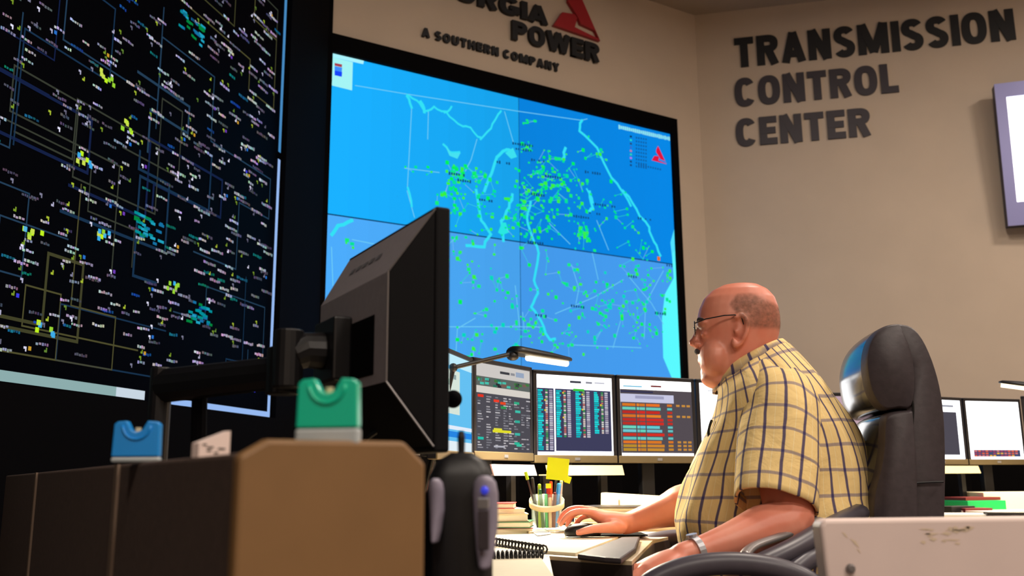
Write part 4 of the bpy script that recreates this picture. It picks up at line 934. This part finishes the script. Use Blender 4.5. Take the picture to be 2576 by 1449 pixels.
# seat, arms, column, base
SZ = .47; sx = cc.x - .20
mb = MB(); rings = []
for z_, k in ((SZ - .09, .9), (SZ - .07, .97), (SZ - .02, 1), (SZ + .0, .97), (SZ + .015, .85)):
    rings.append([rotc(V((cc.x - .20 + .27 * k * math.copysign(abs(math.cos(a)) ** .5, math.cos(a)), YC + .26 * k * math.copysign(abs(math.sin(a)) ** .5, math.sin(a)), z_))) for a in (2 * math.pi * q / 32 for q in range(32))])
mb.loft(rings, 'leather'); mb.build('seat', ch, world=True, smooth=True)
MB().tube([rotc(V((cc.x + .04, YC, .62))), rotc(V((cc.x + .03, YC, .44))), rotc(V((cc.x - .1, YC, .37)))], [(.04, .02)] * 3, 'black').build('back_bracket', ch, world=True)
MB().lathe([(.035, .12), (.035, .25), (.022, .25), (.022, .385), (.001, .385)], 'metal', (sx, YC, 0), 20).build('gas_column', ch, world=True)
for k in range(5):
    a = 2 * math.pi * k / 5 + .3; e_ = V((sx + .30 * math.cos(a), YC + .30 * math.sin(a), .075))
    bl_ = MB().tube([(sx, YC, .13), e_], [(.03, .025), (.02, .015)], 'black').build('base_leg', ch, world=True)
    hs = sub(bl_, ch); MB().tube([e_ - V((-math.sin(a) * .022, math.cos(a) * .022, .045)), e_ + V((-math.sin(a) * .022, math.cos(a) * .022, -.045))], .028, 'black', 16).build('caster', hs, world=True)
def armrest(side):
    pass
# near armrest: big grey arched pad on a curved strut
ya = 1.93
pad = [P(1590, 1510, ya), P(1650, 1458, ya), P(1740, 1426, ya), P(1850, 1417, ya), P(1960, 1432, ya), P(2040, 1468, ya), P(2085, 1530, ya)]
MB().tube(spline(pad, 6), [(.022, .022)] * 37, 'armp', 14).build('armrest', ch, world=True, smooth=True)
far = [p + V((.06, .86, .0)) for p in pad]
MB().tube(spline(far, 6), [(.022, .022)] * 37, 'armp', 14).build('armrest', ch, world=True, smooth=True)
st = [P(1872, 1398, ya + .02), P(1900, 1372, 2.0), P(1990, 1340, 2.08), P(2075, 1300, 2.18), P(2140, 1260, 2.24)]
MB().tube(spline(st, 5), [(.012, .008)] * 21, 'metal', 10).build('arm_strut', ch, world=True, smooth=True)
st2 = [P(1890, 1428, ya + .03), P(1990, 1382, 2.0), P(2080, 1330, 2.08), P(2160, 1290, 2.2)]
MB().tube(spline(st2, 5), [(.026, .020)] * 16, 'armp', 12).build('arm_strut', ch, world=True, smooth=True)
st3 = [P(1990, 1440, ya + .04), P(2030, 1410, 2.0), P(2070, 1400, 2.05), P(2090, 1450, 2.1), P(2080, 1560, 2.15), (sx + .05, 2.2, .42)]
MB().tube(spline(st3, 5), [(.02, .02)] * 26, 'armp', 12).build('arm_bracket', ch, world=True, smooth=True)
# -------------------------------------------------------------- the man
YM = 2.42
FA = R(20); F = V((-math.cos(FA), math.sin(FA), 0)); Lf = V((0, 0, 1)).cross(F)     # facing, and his left
body = MB()
pe = V((P(1990, 1300, YM).x, YM, 0))
man = thing('person', 'bald bespectacled man in a yellow plaid shirt seated at the console, hand on a mouse', 'person', (pe.x, pe.y, 0))
# torso rings: front and back silhouette points, half width, superellipse
TS = [((1745, 1640), (2190, 1640), .215), ((1735, 1530), (2188, 1530), .225), ((1722, 1400), (2186, 1400), .235), ((1712, 1310), (2184, 1302), .243), ((1732, 1215), (2176, 1200), .243), ((1762, 1135), (2157, 1110), .238),
      ((1788, 1075), (2120, 1032), .230), ((1800, 1030), (2076, 965), .212), ((1806, 1000), (2034, 918), .178), ((1808, 984), (2000, 888), .130), ((1812, 972), (1976, 868), .088)]
def torso_ring(fp, bp, b, n=48, k=1.0, ex=2.3):
    a_, b_ = P(*fp, YM), P(*bp, YM); c = (a_ + b_) / 2; hx = (b_.x - a_.x) / 2; dz = (a_.z - b_.z) / 2
    ca, sa = math.cos(FA), math.sin(FA); a = math.sqrt(max(hx * hx - (sa * b) ** 2, .0009)) / ca
    out = []
    for i in range(n):
        t = 2 * math.pi * i / n; cx, sy = math.cos(t), math.sin(t)
        ex_ = 2 / ex; cx = math.copysign(abs(cx) ** ex_, cx); sy = math.copysign(abs(sy) ** ex_, sy)
        out.append(c + (F * a * cx + Lf * b * sy) * k + V((0, 0, dz * cx)))
    return out
body.loft([torso_ring(*r, k=.93) for r in TS], 'skin')
# neck
def ell(c, a, b, n=20, tilt=0): c = V(c); return [c + F * a * math.cos(t) + Lf * b * math.sin(t) + V((0, 0, tilt * math.cos(t))) for t in (2 * math.pi * i / n for i in range(n))]
body.loft([ell(P(1900, 960, YM), .085, .085, tilt=-.03), ell(P(1888, 915, YM), .080, .076, tilt=-.03), ell(P(1872, 880, YM), .078, .070, tilt=-.02), ell(P(1862, 840, YM), .07, .062)], 'skin')
# head rings in the picture plane through YM
HA = R(11); HF = V((-math.cos(HA), math.sin(HA), 0)); HL_ = V((0, 0, 1)).cross(HF)
HS = [(714, 1848, 1880, .018), (719, 1818, 1905, .040), (732, 1792, 1928, .058), (752, 1772, 1945, .070), (775, 1762, 1953, .077), (800, 1757, 1957, .080), (822, 1757, 1958, .080), (845, 1760, 1955, .078), (870, 1763, 1948, .076),
      (893, 1766, 1938, .075), (915, 1768, 1928, .072), (932, 1772, 1915, .067), (948, 1780, 1900, .060), (960, 1796, 1885, .046), (966, 1815, 1870, .03)]
def hring(y, xf, xb, b, n=28):
    a_, b_ = P(xf, y, YM), P(xb, y, YM); c = (a_ + b_) / 2; a = (b_.x - a_.x) / 2 / math.cos(HA)
    return [c + HF * a * math.copysign(abs(math.cos(t)) ** .85, math.cos(t)) + HL_ * b * math.copysign(abs(math.sin(t)) ** (.80 if math.cos(t) > 0 else .95), math.sin(t)) for t in (2 * math.pi * i / n for i in range(n))]
body.loft([hring(*r) for r in HS], 'skin')
def HP(px, py, side=0.0): return P(px, py, YM) + HL_ * side        # head-local point: picture position and metres to his left
hrot = Matrix.Rotation(-HA, 3, 'Z')
def hb(px, py, side, r): body.ball(HP(px, py, side), r, 'skin', 16, rot=hrot)
hb(1761, 815, 0, (.010, .045, .010))                                        # brow
for s_ in (.026, -.026): hb(1800, 905, s_, (.042, .050, .052)); hb(1771, 846, s_ * 1.1, (.010, .016, .006)); hb(1773, 818, s_ * 1.2, (.012, .018, .008))
body.loft([[HP(x, y, 0) + HL_ * w * math.cos(t) + HF * w * .8 * math.sin(t) for t in (2 * math.pi * i / 14 for i in range(14))] for x, y, w in ((1764, 818, .007), (1757, 832, .009), (1751, 846, .011), (1748, 858, .014), (1750, 868, .015), (1762, 877, .012))], 'skin')
hb(1744, 862, 0, (.012, .012, .011)); hb(1753, 868, .014, (.011, .008, .0085)); hb(1753, 868, -.014, (.011, .008, .0085)); hb(1752, 850, 0, (.010, .009, .016))
hb(1762, 889, 0, (.010, .022, .008)); hb(1763, 904, 0, (.009, .018, .006)); hb(1764, 912, 0, (.009, .016, .006)); hb(1776, 937, 0, (.015, .024, .018)); hb(1792, 952, 0, (.03, .04, .022))
hb(1812, 958, .0, (.045, .05, .022))
for s_ in (1, -1):                                                          # ears
    e = [(1848, 812), (1862, 806), (1873, 818), (1876, 838), (1870, 858), (1858, 876), (1846, 880), (1843, 866)]
    body.blobtube([HP(x, y, s_ * (.079 + (.012 if 2 <= i <= 4 else .006))) for i, (x, y) in enumerate(e)], [.006, .007, .007, .007, .0065, .007, .0085, .006], 'skin', 8, 2)
    body.ball(HP(1858, 842, s_ * .078), (.014, .008, .026), 'skin', 12, rot=hrot)
    body.ball(HP(1848, 846, s_ * .083), (.005, .006, .007), 'skin', 8)
# arms: near (left) and far (right)
SHL = P(1972, 1035, 2.27); ELL = P(1985, 1318, 2.13); WRL = P(1716, 1400, 2.03)
SHR = P(1895, 1050, 2.62); ELR = P(1772, 1254, 2.66); WRR = P(1574, 1318, 2.70)
body.blobtube([SHL, (SHL * .5 + ELL * .5) - V((.012, 0, 0)), ELL + V((0, 0, .01)), ELL * .75 + WRL * .25 + V((0, 0, .004)), (ELL + WRL) / 2, ELL * .2 + WRL * .8, WRL], [.060, .058, .055, .053, .043, .031, .028], 'skin', 16, 4)
body.blobtube([SHR, (SHR + ELR) / 2 + V((0, .02, 0)), ELR, ELR * .7 + WRR * .3, (ELR + WRR) / 2, ELR * .2 + WRR * .8, WRR], [.058, .058, .062, .057, .045, .033, .029], 'skin', 16, 4)
def hand(wr, D, N, S, curls, thumb, sc_=1.0, spread=1):
    # D forward, N out of the back of the hand, S towards the thumb
    D = D.normalized(); N = (N - D * N.dot(D)).normalized(); S = (S - D * S.dot(D) - N * S.dot(N)).normalized()
    k = sc_
    kn = [wr + D * (.092 - abs(i - 1) * .004) * k + S * (.030 - .0205 * i) * k + N * (.004 - .003 * abs(i - 1.3)) * k for i in range(4)]
    rings = []
    for f, w, h in ((-.12, .026, .021), (.15, .031, .021), (.45, .038, .021), (.75, .042, .018), (1.0, .042, .014), (1.06, .036, .009)):
        c = wr + D * .09 * f * k
        rings.append([c + S * w * k * math.copysign(abs(math.cos(t)) ** .8, math.cos(t)) + N * h * k * math.sin(t) for t in (2 * math.pi * i / 20 for i in range(20))])
    body.loft(rings, 'skin')
    lens_ = [(.042, .026, .021), (.046, .030, .022), (.042, .028, .021), (.033, .021, .019)]
    for i in range(4):
        d = (D + S * (.10 - .075 * i) * spread).normalized(); p = kn[i]; pts = [p - d * .03 * k - N * .002, p]
        ang = 0
        for L, c in zip(lens_[i], curls[i]):
            ang += R(c); q = d * math.cos(ang) - N * math.sin(ang); p = p + q * L * k; pts.append(p)
        r = [.0095, .0102, .0092, .0084, .0072] if i < 3 else [.0085, .009, .0082, .0074, .0065]
        body.blobtube(pts, [x * k for x in r], 'skin', 10, 3)
        # nail
        nails.append((pts[-1], q, N * math.cos(ang) + d * math.sin(ang), S, r[-1] * k))
    b0 = wr + D * .022 * k + S * .024 * k - N * .006 * k
    pts = [b0] + [b0 + (D * a + S * b + N * c) * k for a, b, c in thumb]
    body.blobtube(pts, [.015 * k, .0135 * k, .0115 * k, .0085 * k], 'skin', 10, 3)
    q = (pts[-1] - pts[-2]).normalized(); nails.append((pts[-1], q, (N + S * .4).normalized(), q.cross(N), .0085 * k))
nails = []
def pl_(pts): return [P(*q) for q in pts]
fing = [[(1520, 1296, 2.672), (1480, 1288, 2.655), (1446, 1288, 2.647), (1425, 1300, 2.643), (1411, 1319, 2.64)], [(1520, 1292, 2.685), (1478, 1281, 2.677), (1440, 1280, 2.675), (1418, 1293, 2.673), (1406, 1313, 2.67)],
        [(1520, 1294, 2.70), (1482, 1285, 2.70), (1449, 1290, 2.703), (1434, 1304, 2.705), (1427, 1322, 2.705)], [(1525, 1300, 2.715), (1492, 1295, 2.722), (1464, 1302, 2.728), (1452, 1314, 2.73), (1446, 1328, 2.73)]]
for i, fp in enumerate(fing):
    q = pl_(fp); r = [.0095, .0102, .0092, .0085, .0074] if i < 3 else [.0088, .0092, .0082, .0075, .0066]
    body.blobtube(q, r, 'skin', 10, 3); d = (q[-1] - q[-2]).normalized(); up_ = V((-1, 0, .6)); up_ = (up_ - d * up_.dot(d)).normalized(); nails.append((q[-1], d, up_, V((0, 1, 0)), r[-1]))
q = pl_([(1562, 1328, 2.665), (1522, 1328, 2.63), (1488, 1331, 2.607), (1455, 1340, 2.60)]); body.blobtube(q, [.017, .0145, .0118, .0088], 'skin', 10, 3)
d = (q[-1] - q[-2]).normalized(); nails.append((q[-1], d, V((0, -.5, 1)).normalized(), V((0, 1, 0)), .0088))
def pring(px, py, Y, w, h): c = P(px, py, Y); return [c + V((0, w * math.copysign(abs(math.cos(t)) ** .8, math.cos(t)), h * math.sin(t))) for t in (2 * math.pi * i / 20 for i in range(20))]
body.loft([pring(1600, 1308, 2.695, .027, .023), pring(1572, 1312, 2.692, .030, .024), pring(1545, 1310, 2.69, .036, .026), pring(1515, 1304, 2.688, .041, .022), pring(1486, 1291, 2.688, .041, .014), pring(1474, 1287, 2.688, .035, .008)], 'skin')
body.ball(P(1540, 1322, 2.655), (.030, .020, .017), 'skin'); body.ball(P(1545, 1322, 2.72), (.030, .016, .016), 'skin')
DLh = (WRL - ELL).normalized()
hand(WRL, DLh + V((0, -.05, -.1)), V((-.2, -.4, 1)), V((0, 1, .1)), [(12, 22, 15), (14, 24, 15), (16, 26, 16), (18, 26, 16)], [(.03, .025, -.01), (.06, .035, -.016), (.085, .038, -.02)], 1.0)
# legs (under the desk)
hip = V((P(1990, 1300, YM).x, YM, .56)); knees = []
for s_ in (1, -1):
    hj = hip + Lf * .11 * s_ + V((0, 0, .0)); kn_ = hj + F * .42 + Lf * .06 * s_ + V((0, 0, .02)); an = kn_ + F * .06 + V((0, 0, -.47)); kn_.z = .565; an.z = .10
    body.blobtube([hj, (hj + kn_) / 2, kn_, (kn_ + an) / 2, an], [.10, .085, .062, .055, .04], 'skin', 16, 4); knees.append((hj, kn_, an))
bo = body.build('body_draft', man, world=True)
def remesh(o, vox, smooth_it):
    md = o.modifiers.new('r', 'REMESH'); md.mode = 'VOXEL'; md.voxel_size = vox; md.use_smooth_shade = True
    ms = o.modifiers.new('s', 'SMOOTH'); ms.factor = .5; ms.iterations = smooth_it
    dg = bpy.context.evaluated_depsgraph_get(); dg.update(); me = bpy.data.meshes.new_from_object(o.evaluated_get(dg))
    o.modifiers.clear(); o.data = me; me.polygons.foreach_set('use_smooth', [True] * len(me.polygons)); return o
remesh(bo, .0042, 4); bo.name = 'body'; bo.data.materials.clear(); bo.data.materials.append(M['skin'])
# nails
mb = MB()
for p, q, n_, s_, r in nails:
    c = p - q * r * .2 + n_ * r * .78; sv = q.cross(n_).normalized()
    mb.loft([[c + q * a * r * 1.05 + sv * b * r * .75 + n_ * (h - .25 * r * b * b) for a, b, h in ((-.9, -.8, 0), (-.9, .8, 0), (.6, .9, -.001), (.9, 0, -.0015), (.6, -.9, -.001))], [c + q * a * r * 1.05 + sv * b * r * .75 + n_ * (h + .0012 - .25 * r * b * b) for a, b, h in ((-.9, -.8, 0), (-.9, .8, 0), (.6, .9, -.001), (.9, 0, -.0015), (.6, -.9, -.001))]], 'nail')
mb.build('fingernails', man, world=True, smooth=True)
# stubble of the hair fringe: a shell lifted off the scalp whose density fades towards its edges
inv = man['_m']; bm = bmesh.new(); bm.from_mesh(bo.data); bm.normal_update()
c0 = P(1870, 790, YM)
def sm(a, b, x): t = max(0, min(1, (x - a) / (b - a))); return t * t * (3 - 2 * t)
def dens(v):
    w = inv @ v.co; f = (w - c0).dot(HF); z = w.z - c0.z; side = abs((w - c0).dot(HL_))
    top = .046 - (.0 if f > -.02 else (-.02 - f) * .42) - (0 if f < .015 else (f - .015) * 1.1)
    bot = -.052 if f < -.005 else (-.052 + (f + .005) * 1.5)
    return sm(0, .016, top - z) * sm(-.004, .012, z - bot) * sm(.0, .014, .052 - f) * (1 if f < -.05 else sm(.03, .045, side))
lay = bm.verts.layers.float.new('mask')
for v in bm.verts:
    w = inv @ v.co; v[lay] = dens(v) if w.z > 1.15 and (w - c0).length < .16 else 0
bmesh.ops.delete(bm, geom=[f for f in bm.faces if all(v[lay] <= .001 for v in f.verts)], context='FACES'); bm.normal_update()
for v in bm.verts: v.co += v.normal * .0008
hm = bpy.data.meshes.new('hair'); bm.to_mesh(hm); bm.free(); hm.materials.append(M['stubble']); ho = bpy.data.objects.new('hair', hm); COL.objects.link(ho); ho.parent = man['o']
ho['label'] = 'thin cropped grey-brown hair fringe'
# eyes, brows, moustache, lips, glasses, watch
mb = MB()
for s_ in (.030, -.030):
    e = HP(1781, 832, s_); mb.ball(e, .0115, 'eye', 14); mb.ball(e + HF * .0085, (.0045, .0055, .0055), 'iris', 12)
mb.build('eyes', man, world=True, smooth=True)
mb = MB()
for s_ in (.030, -.030):
    e = HP(1781, 832, s_)
    for zz in (1, -1):      # upper and lower lid wrap the ball
        rr_ = []
        for a in range(0, 9):
            el = R(16 + a * 9) * zz
            rr_.append([e + HF * .0128 * math.cos(el) * math.cos(t) + HL_ * .0128 * math.cos(el) * math.sin(t) + V((0, 0, .0128 * math.sin(el))) for t in (R(-85 + 170 * k / 12) for k in range(13))])
        mb.loft(rr_, 'skin', caps=False, closed=False)
mb.build('eyelids', man, world=True, smooth=True)
mb = MB()
for s_ in (1, -1): mb.blobtube([HP(1756, 812, s_ * .012), HP(1758, 807, s_ * .03), HP(1768, 810, s_ * .05)], [.003, .0042, .0025], 'stache', 8, 3)
mb.build('eyebrows', man, world=True, smooth=True)
mb = MB(); mb.blobtube([HP(1768, 893, -.027), HP(1757, 887, -.012), HP(1754, 884, 0), HP(1757, 887, .012), HP(1768, 893, .027)], [.003, .0065, .0075, .0065, .003], 'stache', 10, 3); mb.build('moustache', man, world=True, smooth=True)
mb = MB(); mb.blobtube([HP(1770, 903, -.018), HP(1760, 905, 0), HP(1770, 903, .018)], [.002, .0035, .002], 'lip', 8, 3); mb.build('lips', man, world=True, smooth=True)
gl = MB(); gz = MB()
for s_ in (1, -1):
    c = HP(1748, 832, s_ * .031); up = V((0, 0, 1)); sd = HL_
    rg = [c + sd * .026 * math.cos(t) + up * .0185 * math.sin(t) for t in (2 * math.pi * i / 24 for i in range(25))]
    gl.tube(rg, .0014, 'wire', 6); gz.loft([[p + HF * o_ for p in [c + sd * .0255 * math.cos(t) + up * .018 * math.sin(t) for t in (2 * math.pi * i / 24 for i in range(24))]] for o_ in (-.0008, .0008)], 'lens')
    gl.tube([HP(1748, 822, s_ * .057), HP(1775, 815, s_ * .079), HP(1820, 807, s_ * .0835), HP(1846, 806, s_ * .086), HP(1862, 812, s_ * .088), HP(1868, 830, s_ * .088)], .0016, 'wire', 6)
gl.tube([HP(1748, 828, .006), HP(1745, 824, 0), HP(1748, 828, -.006)], .0014, 'wire', 6)
go = gl.build('glasses', man, world=True); gz.build('lens', sub(go, man), world=True)
wd = (WRL - ELL).normalized(); wc = ELL * .12 + WRL * .88; a_ = wd.cross(V((0, 0, 1))).normalized(); b_ = a_.cross(wd)
mb = MB(); mb.loft([[wc + wd * o_ + (a_ * math.cos(t) + b_ * math.sin(t)) * r for t in (2 * math.pi * i / 28 for i in range(28))] for o_, r in ((-.007, .031), (-.007, .0345), (.007, .0335), (.007, .030))], 'silver'); wo = mb.build('watch', man, world=True, smooth=False)
MB().tube([wc + b_ * .032, wc + b_ * .038], .012, 'silver', 18).build('watch_face', sub(wo, man), world=True)
# shirt ------------------------------------------------------------------
def plaid():
    m = bpy.data.materials.new('plaid_cotton'); m.use_nodes = True; nt = m.node_tree; b = nt.nodes['Principled BSDF']; b.inputs['Roughness'].default_value = .85; b.inputs['Specular IOR Level'].default_value = .2
    N, Lk = nt.nodes.new, nt.links.new
    uv = N('ShaderNodeUVMap'); sp = N('ShaderNodeSeparateXYZ'); Lk(uv.outputs['UV'], sp.inputs[0])
    def math_(op, a, b_=None):
        n = N('ShaderNodeMath'); n.operation = op
        for i, v in enumerate((a, b_)):
            if v is None: continue
            if isinstance(v, (int, float)): n.inputs[i].default_value = v
            else: Lk(v, n.inputs[i])
        return n.outputs[0]
    def stripe(sock, per, w, ph=0):     # 1 inside the stripe, soft edge
        f = math_('FRACT', math_('ADD', math_('DIVIDE', sock, per), ph)); d = math_('ABSOLUTE', math_('SUBTRACT', f, .5))
        n = N('ShaderNodeMapRange'); n.interpolation_type = 'SMOOTHSTEP'; Lk(d, n.inputs[0]); n.inputs[1].default_value = w / per / 2 * 1.35; n.inputs[2].default_value = w / per / 2 * .65; n.inputs[3].default_value = 0; n.inputs[4].default_value = 1
        return n.outputs[0]
    tc = N('ShaderNodeTexCoord'); nz = N('ShaderNodeTexNoise'); nz.inputs['Scale'].default_value = 9; Lk(tc.outputs['Object'], nz.inputs['Vector'])
    wob = math_('MULTIPLY', math_('SUBTRACT', nz.outputs['Fac'], .5), .012)
    U = math_('ADD', sp.outputs['X'], wob); Vv = math_('ADD', sp.outputs['Y'], wob)
    base = lin((242, 212, 146)); col = None
    def mix(fac, k, c1, c2):
        n = N('ShaderNodeMix'); n.data_type = 'RGBA'; Lk(math_('MULTIPLY', fac, k), n.inputs[0])
        if isinstance(c1, tuple): n.inputs[6].default_value = (*c1, 1)
        else: Lk(c1, n.inputs[6])
        n.inputs[7].default_value = (*c2, 1); return n.outputs[2]
    c = mix(stripe(Vv, .057, .0045), .0, base, base)
    c = mix(stripe(U, .047, .0016, .5), .45, c, lin((250, 240, 200)))
    c = mix(stripe(Vv, .057, .0075), .62, c, lin((84, 84, 132)))
    c = mix(stripe(U, .047, .0075), .88, c, lin((26, 28, 100)))
    Lk(c, b.inputs['Base Color'])
    wv = N('ShaderNodeTexNoise'); wv.inputs['Scale'].default_value = 14; wv.inputs['Detail'].default_value = 4; wv.inputs['Distortion'].default_value = .6; Lk(tc.outputs['Object'], wv.inputs['Vector'])
    bp = N('ShaderNodeBump'); bp.inputs['Strength'].default_value = .55; bp.inputs['Distance'].default_value = .012; Lk(wv.outputs['Fac'], bp.inputs['Height']); Lk(bp.outputs['Normal'], b.inputs['Normal'])
    return m
M['plaid'] = plaid()
shirt = MB(); n = 96
def refine(TSl, k=4):
    out = []
    for i in range(len(TSl) - 1):
        for j in range(k):
            t = j / k; t = t
            A_, B_, C_, D_ = TSl[max(i - 1, 0)], TSl[i], TSl[i + 1], TSl[min(i + 2, len(TSl) - 1)]
            fl = lambda r: (r[0][0], r[0][1], r[1][0], r[1][1], r[2])
            q = [.5 * (2 * b + (c - a) * t + (2 * a - 5 * b + 4 * c - d) * t * t + (3 * b - a - 3 * c + d) * t ** 3) for a, b, c, d in zip(fl(A_), fl(B_), fl(C_), fl(D_))]
            out.append(((q[0], q[1]), (q[2], q[3]), q[4]))
    out.append(TSl[-1]); return out
RR = refine(TS)
rings = [torso_ring(*r, n=n, k=1.0) for r in RR]
random.seed(2)
# soft folds: push the cloth in and out along slanting creases, deeper near the waist
folds = [(random.uniform(0, 6.28), random.uniform(-4, 4), random.uniform(5, 13), random.uniform(.002, .0045)) for _ in range(8)]
hts = [0]
for a, b in zip(rings, rings[1:]): hts.append(hts[-1] + ((a[0] - b[0]).length + (a[n // 2] - b[n // 2]).length) / 2)
cen_ = [sum(r, V()) / len(r) for r in rings]
for i, r in enumerate(rings):
    for j in range(n):
        th = 2 * math.pi * j / n; s_ = sum(A * math.sin(k * th + sl * hts[i] * 9 + p) for p, sl, k, A in folds)
        low = max(0, 1 - hts[i] / .32); rr_ = (r[j] - cen_[i]); rr_.z = 0
        bl = .016 * math.exp(-((r[j].z - .80) / .035) ** 2) * (1 if math.cos(th) < .2 else .3)    # blousing above the waist
        r[j] = r[j] + rr_.normalized() * (s_ * (.5 + low) + bl + .004)
per = 1.42
uvf = lambda i, j: (per * j / n, hts[i] if i < len(hts) else hts[-1])
shirt.loft(rings, 'plaid', caps=False, uvs=uvf)
# sleeves
def sleeve(ctl, r, n=40, dirx=V((1, 0, 0)), flare=1.0):
    cs = spline(ctl, 7); rs = spline([V((x, 0, 0)) for x in r], 8); rings = []; acc = [0]
    t0 = None
    for i, p in enumerate(cs):
        t = (cs[min(i + 1, len(cs) - 1)] - cs[max(i - 1, 0)]).normalized(); a = (dirx - t * dirx.dot(t)).normalized(); b = t.cross(a)
        w = rs[i].x
        rings.append([p + (a * math.cos(2 * math.pi * k / n) * 1.08 + b * math.sin(2 * math.pi * k / n) * .92) * (w + .003 * math.sin(3 * 2 * math.pi * k / n + i * .35) + .0015 * math.sin(7 * 2 * math.pi * k / n - i * .2)) for k in range(n)])
        if i: acc.append(acc[-1] + (cs[i] - cs[i - 1]).length)
    # close over the shoulder
    cap = [[cs[0] + (q - cs[0]) * f + (cs[0] - cs[1]).normalized() * h for q in rings[0]] for f, h in ((.10, .040), (.5, .034), (.82, .02))]
    allr = cap + rings; acc = [-.045, -.036, -.02] + acc
    # turn the hem inwards
    last = allr[-1]; cen = sum(last, V()) / len(last); allr += [[cen + (q - cen) * .95 for q in last], [cen + (q - cen) * .93 - (cs[-1] - cs[-2]).normalized() * .03 for q in last]]; acc += [acc[-1] + .003, acc[-1] + .03]
    shirt.loft(allr, 'plaid', caps=False, uvs=lambda i, j: (2 * math.pi * .094 * j / n + .011, -acc[min(i, len(acc) - 1)] + .02))
sleeve([P(1945, 945, 2.32), P(1968, 1010, 2.25), P(1960, 1130, 2.19), P(1948, 1270, 2.13)], [.058, .080, .084, .082])
sleeve([P(1915, 990, 2.56), P(1890, 1050, 2.64), P(1850, 1130, 2.68), P(1800, 1215, 2.68)], [.055, .078, .08, .076])
# collar: a standing band with a fold turned down over it
def colring(fy, by, k, push=0): 
    (f0, b0) = ((1812, fy), (1972, by)); return torso_ring(f0, b0, .084 * k, n=48, ex=2.0)
base_ = torso_ring((1812, 978), (1976, 872), .090, n=48, ex=2.0); topc = torso_ring((1806, 950), (1962, 858), .078, n=48, ex=2.0); 
def outw(r, d, dz=0): c = sum(r, V()) / len(r); return [p + V(((p - c).x, (p - c).y, 0)).normalized() * d + V((0, 0, dz)) for p in r]
cr = [outw(base_, .000, .004), outw(topc, .002, -.002), outw(topc, .0055, .001), outw(topc, .010, -.003), outw(base_, .019, -.010), outw(base_, .013, -.011)]
shirt.loft(cr, 'plaid', caps=False, uvs=lambda i, j: (.0, .055 - .6 * j / 48 * .95) if 0 else (.62 * j / 48, .012 + .004 * i))
# collar points
for s_ in (1, -1):
    a = P(1815, 962, YM) + Lf * .03 * s_; 
so = shirt.build('shirt', man, world=True, smooth=True, fix=True)
md = so.modifiers.new('solid', 'SOLIDIFY'); md.thickness = .0015; md.offset = 0
so['label'] = 'short-sleeved yellow plaid shirt with navy lines'
mb = MB(); q = P(1800, 1070, 2.20)
pkt = [P(1800, 1058, 2.36), P(1794, 1075, 2.355), P(1792, 1092, 2.355), P(1797, 1104, 2.36)]
mb.tube(spline([p + V((-.012, -.012, 0)) for p in pkt], 4), .0035, 'black', 8); mb.build('pocket_clip', man, world=True)
# trousers and shoes
tr = MB(); tr.loft([torso_ring((1745, 1640), (2190, 1640), .222, n=32), torso_ring((1742, 1560), (2192, 1560), .228, n=32)], 'trouser')
for hj, kn_, an in knees:
    tr.blobtube([hj, (hj + kn_) / 2, kn_, (kn_ + an) / 2, an + V((0, 0, .0))], [.108, .095, .073, .068, .056], 'trouser', 18, 4)
to = tr.build('trousers', man, world=True); remesh(to, .009, 3); to.data.materials.clear(); to.data.materials.append(M['trouser'])
for hj, kn_, an in knees:
    mb = MB(); b_ = V((an.x, an.y, 0)); rr_ = []
    for f, w, h in ((-.08, .03, .05), (-.06, .04, .09), (0, .043, .10), (.08, .046, .065), (.15, .045, .05), (.2, .032, .04), (.215, .01, .02)):
        rr_.append([b_ + F * f + Lf * w * math.cos(t) + V((0, 0, max(.002, h * .5 + h * .5 * math.sin(t)))) for t in (2 * math.pi * i / 16 for i in range(16))])
    mb.loft(rr_, 'shoe'); mb.build('shoe', man, world=True, smooth=True)
# ---------------------------------------------------------------- lights
def area(name, loc, size, power, col, target=None, spread=180, sy=None):
    l = bpy.data.lights.new(name, 'AREA'); l.shape = 'RECTANGLE'; l.size = size; l.size_y = sy or size; l.energy = power; l.color = lin(col) ; l.spread = R(spread)
    o = bpy.data.objects.new(name, l); COL.objects.link(o); o.location = loc
    if target is not None: o.rotation_euler = (V(target) - V(loc)).to_track_quat('-Z', 'Y').to_euler()
    return o
def unseen_panel(x, y, p, label):
    t = thing('unseen_ceiling_light', label, 'ceiling light', (x, y, ZC - .03), 0, 'unseen ceiling lights')
    mb = MB(); mb.box((0, -.31, .0), (.66, .03, .05), 'silver').box((0, .31, 0), (.66, .03, .05), 'silver').box((-.315, 0, 0), (.03, .6, .05), 'silver').box((.315, 0, 0), (.03, .6, .05), 'silver')
    mb.build('frame', t); MB().box((0, 0, .012), (.6, .6, .02), 'panelglow').build('diffuser', t)
    area('unseen_ceiling_lamp', (x, y, ZC - .07), .6, p, (255, 240, 225))
for x, y, p in [(2.6, -1.6, 90), (3.7, 1.0, 80), (1.7, 3.0, 80), (4.3, 3.6, 80), (-.7, -2.6, 70), (.9, -1.2, 50)]:  # panels out of view, added to light the room and fill the foreground
    unseen_panel(x, y, p, 'unseen square ceiling light with warm diffuser, added to light the room')
tl = area('task_lamp_light', lc, .05, 22, (255, 240, 212), target=lc + V((.45, -.15, -1)), sy=.18, spread=150)
area('task_lamp_light', lc2, .05, 8, (255, 232, 190), target=lc2 - V((0, 0, 1)), sy=.18, spread=150)
w = bpy.data.worlds.new('world'); sc.world = w; w.use_nodes = True
w.node_tree.nodes['Background'].inputs['Color'].default_value = (.02, .018, .016, 1)
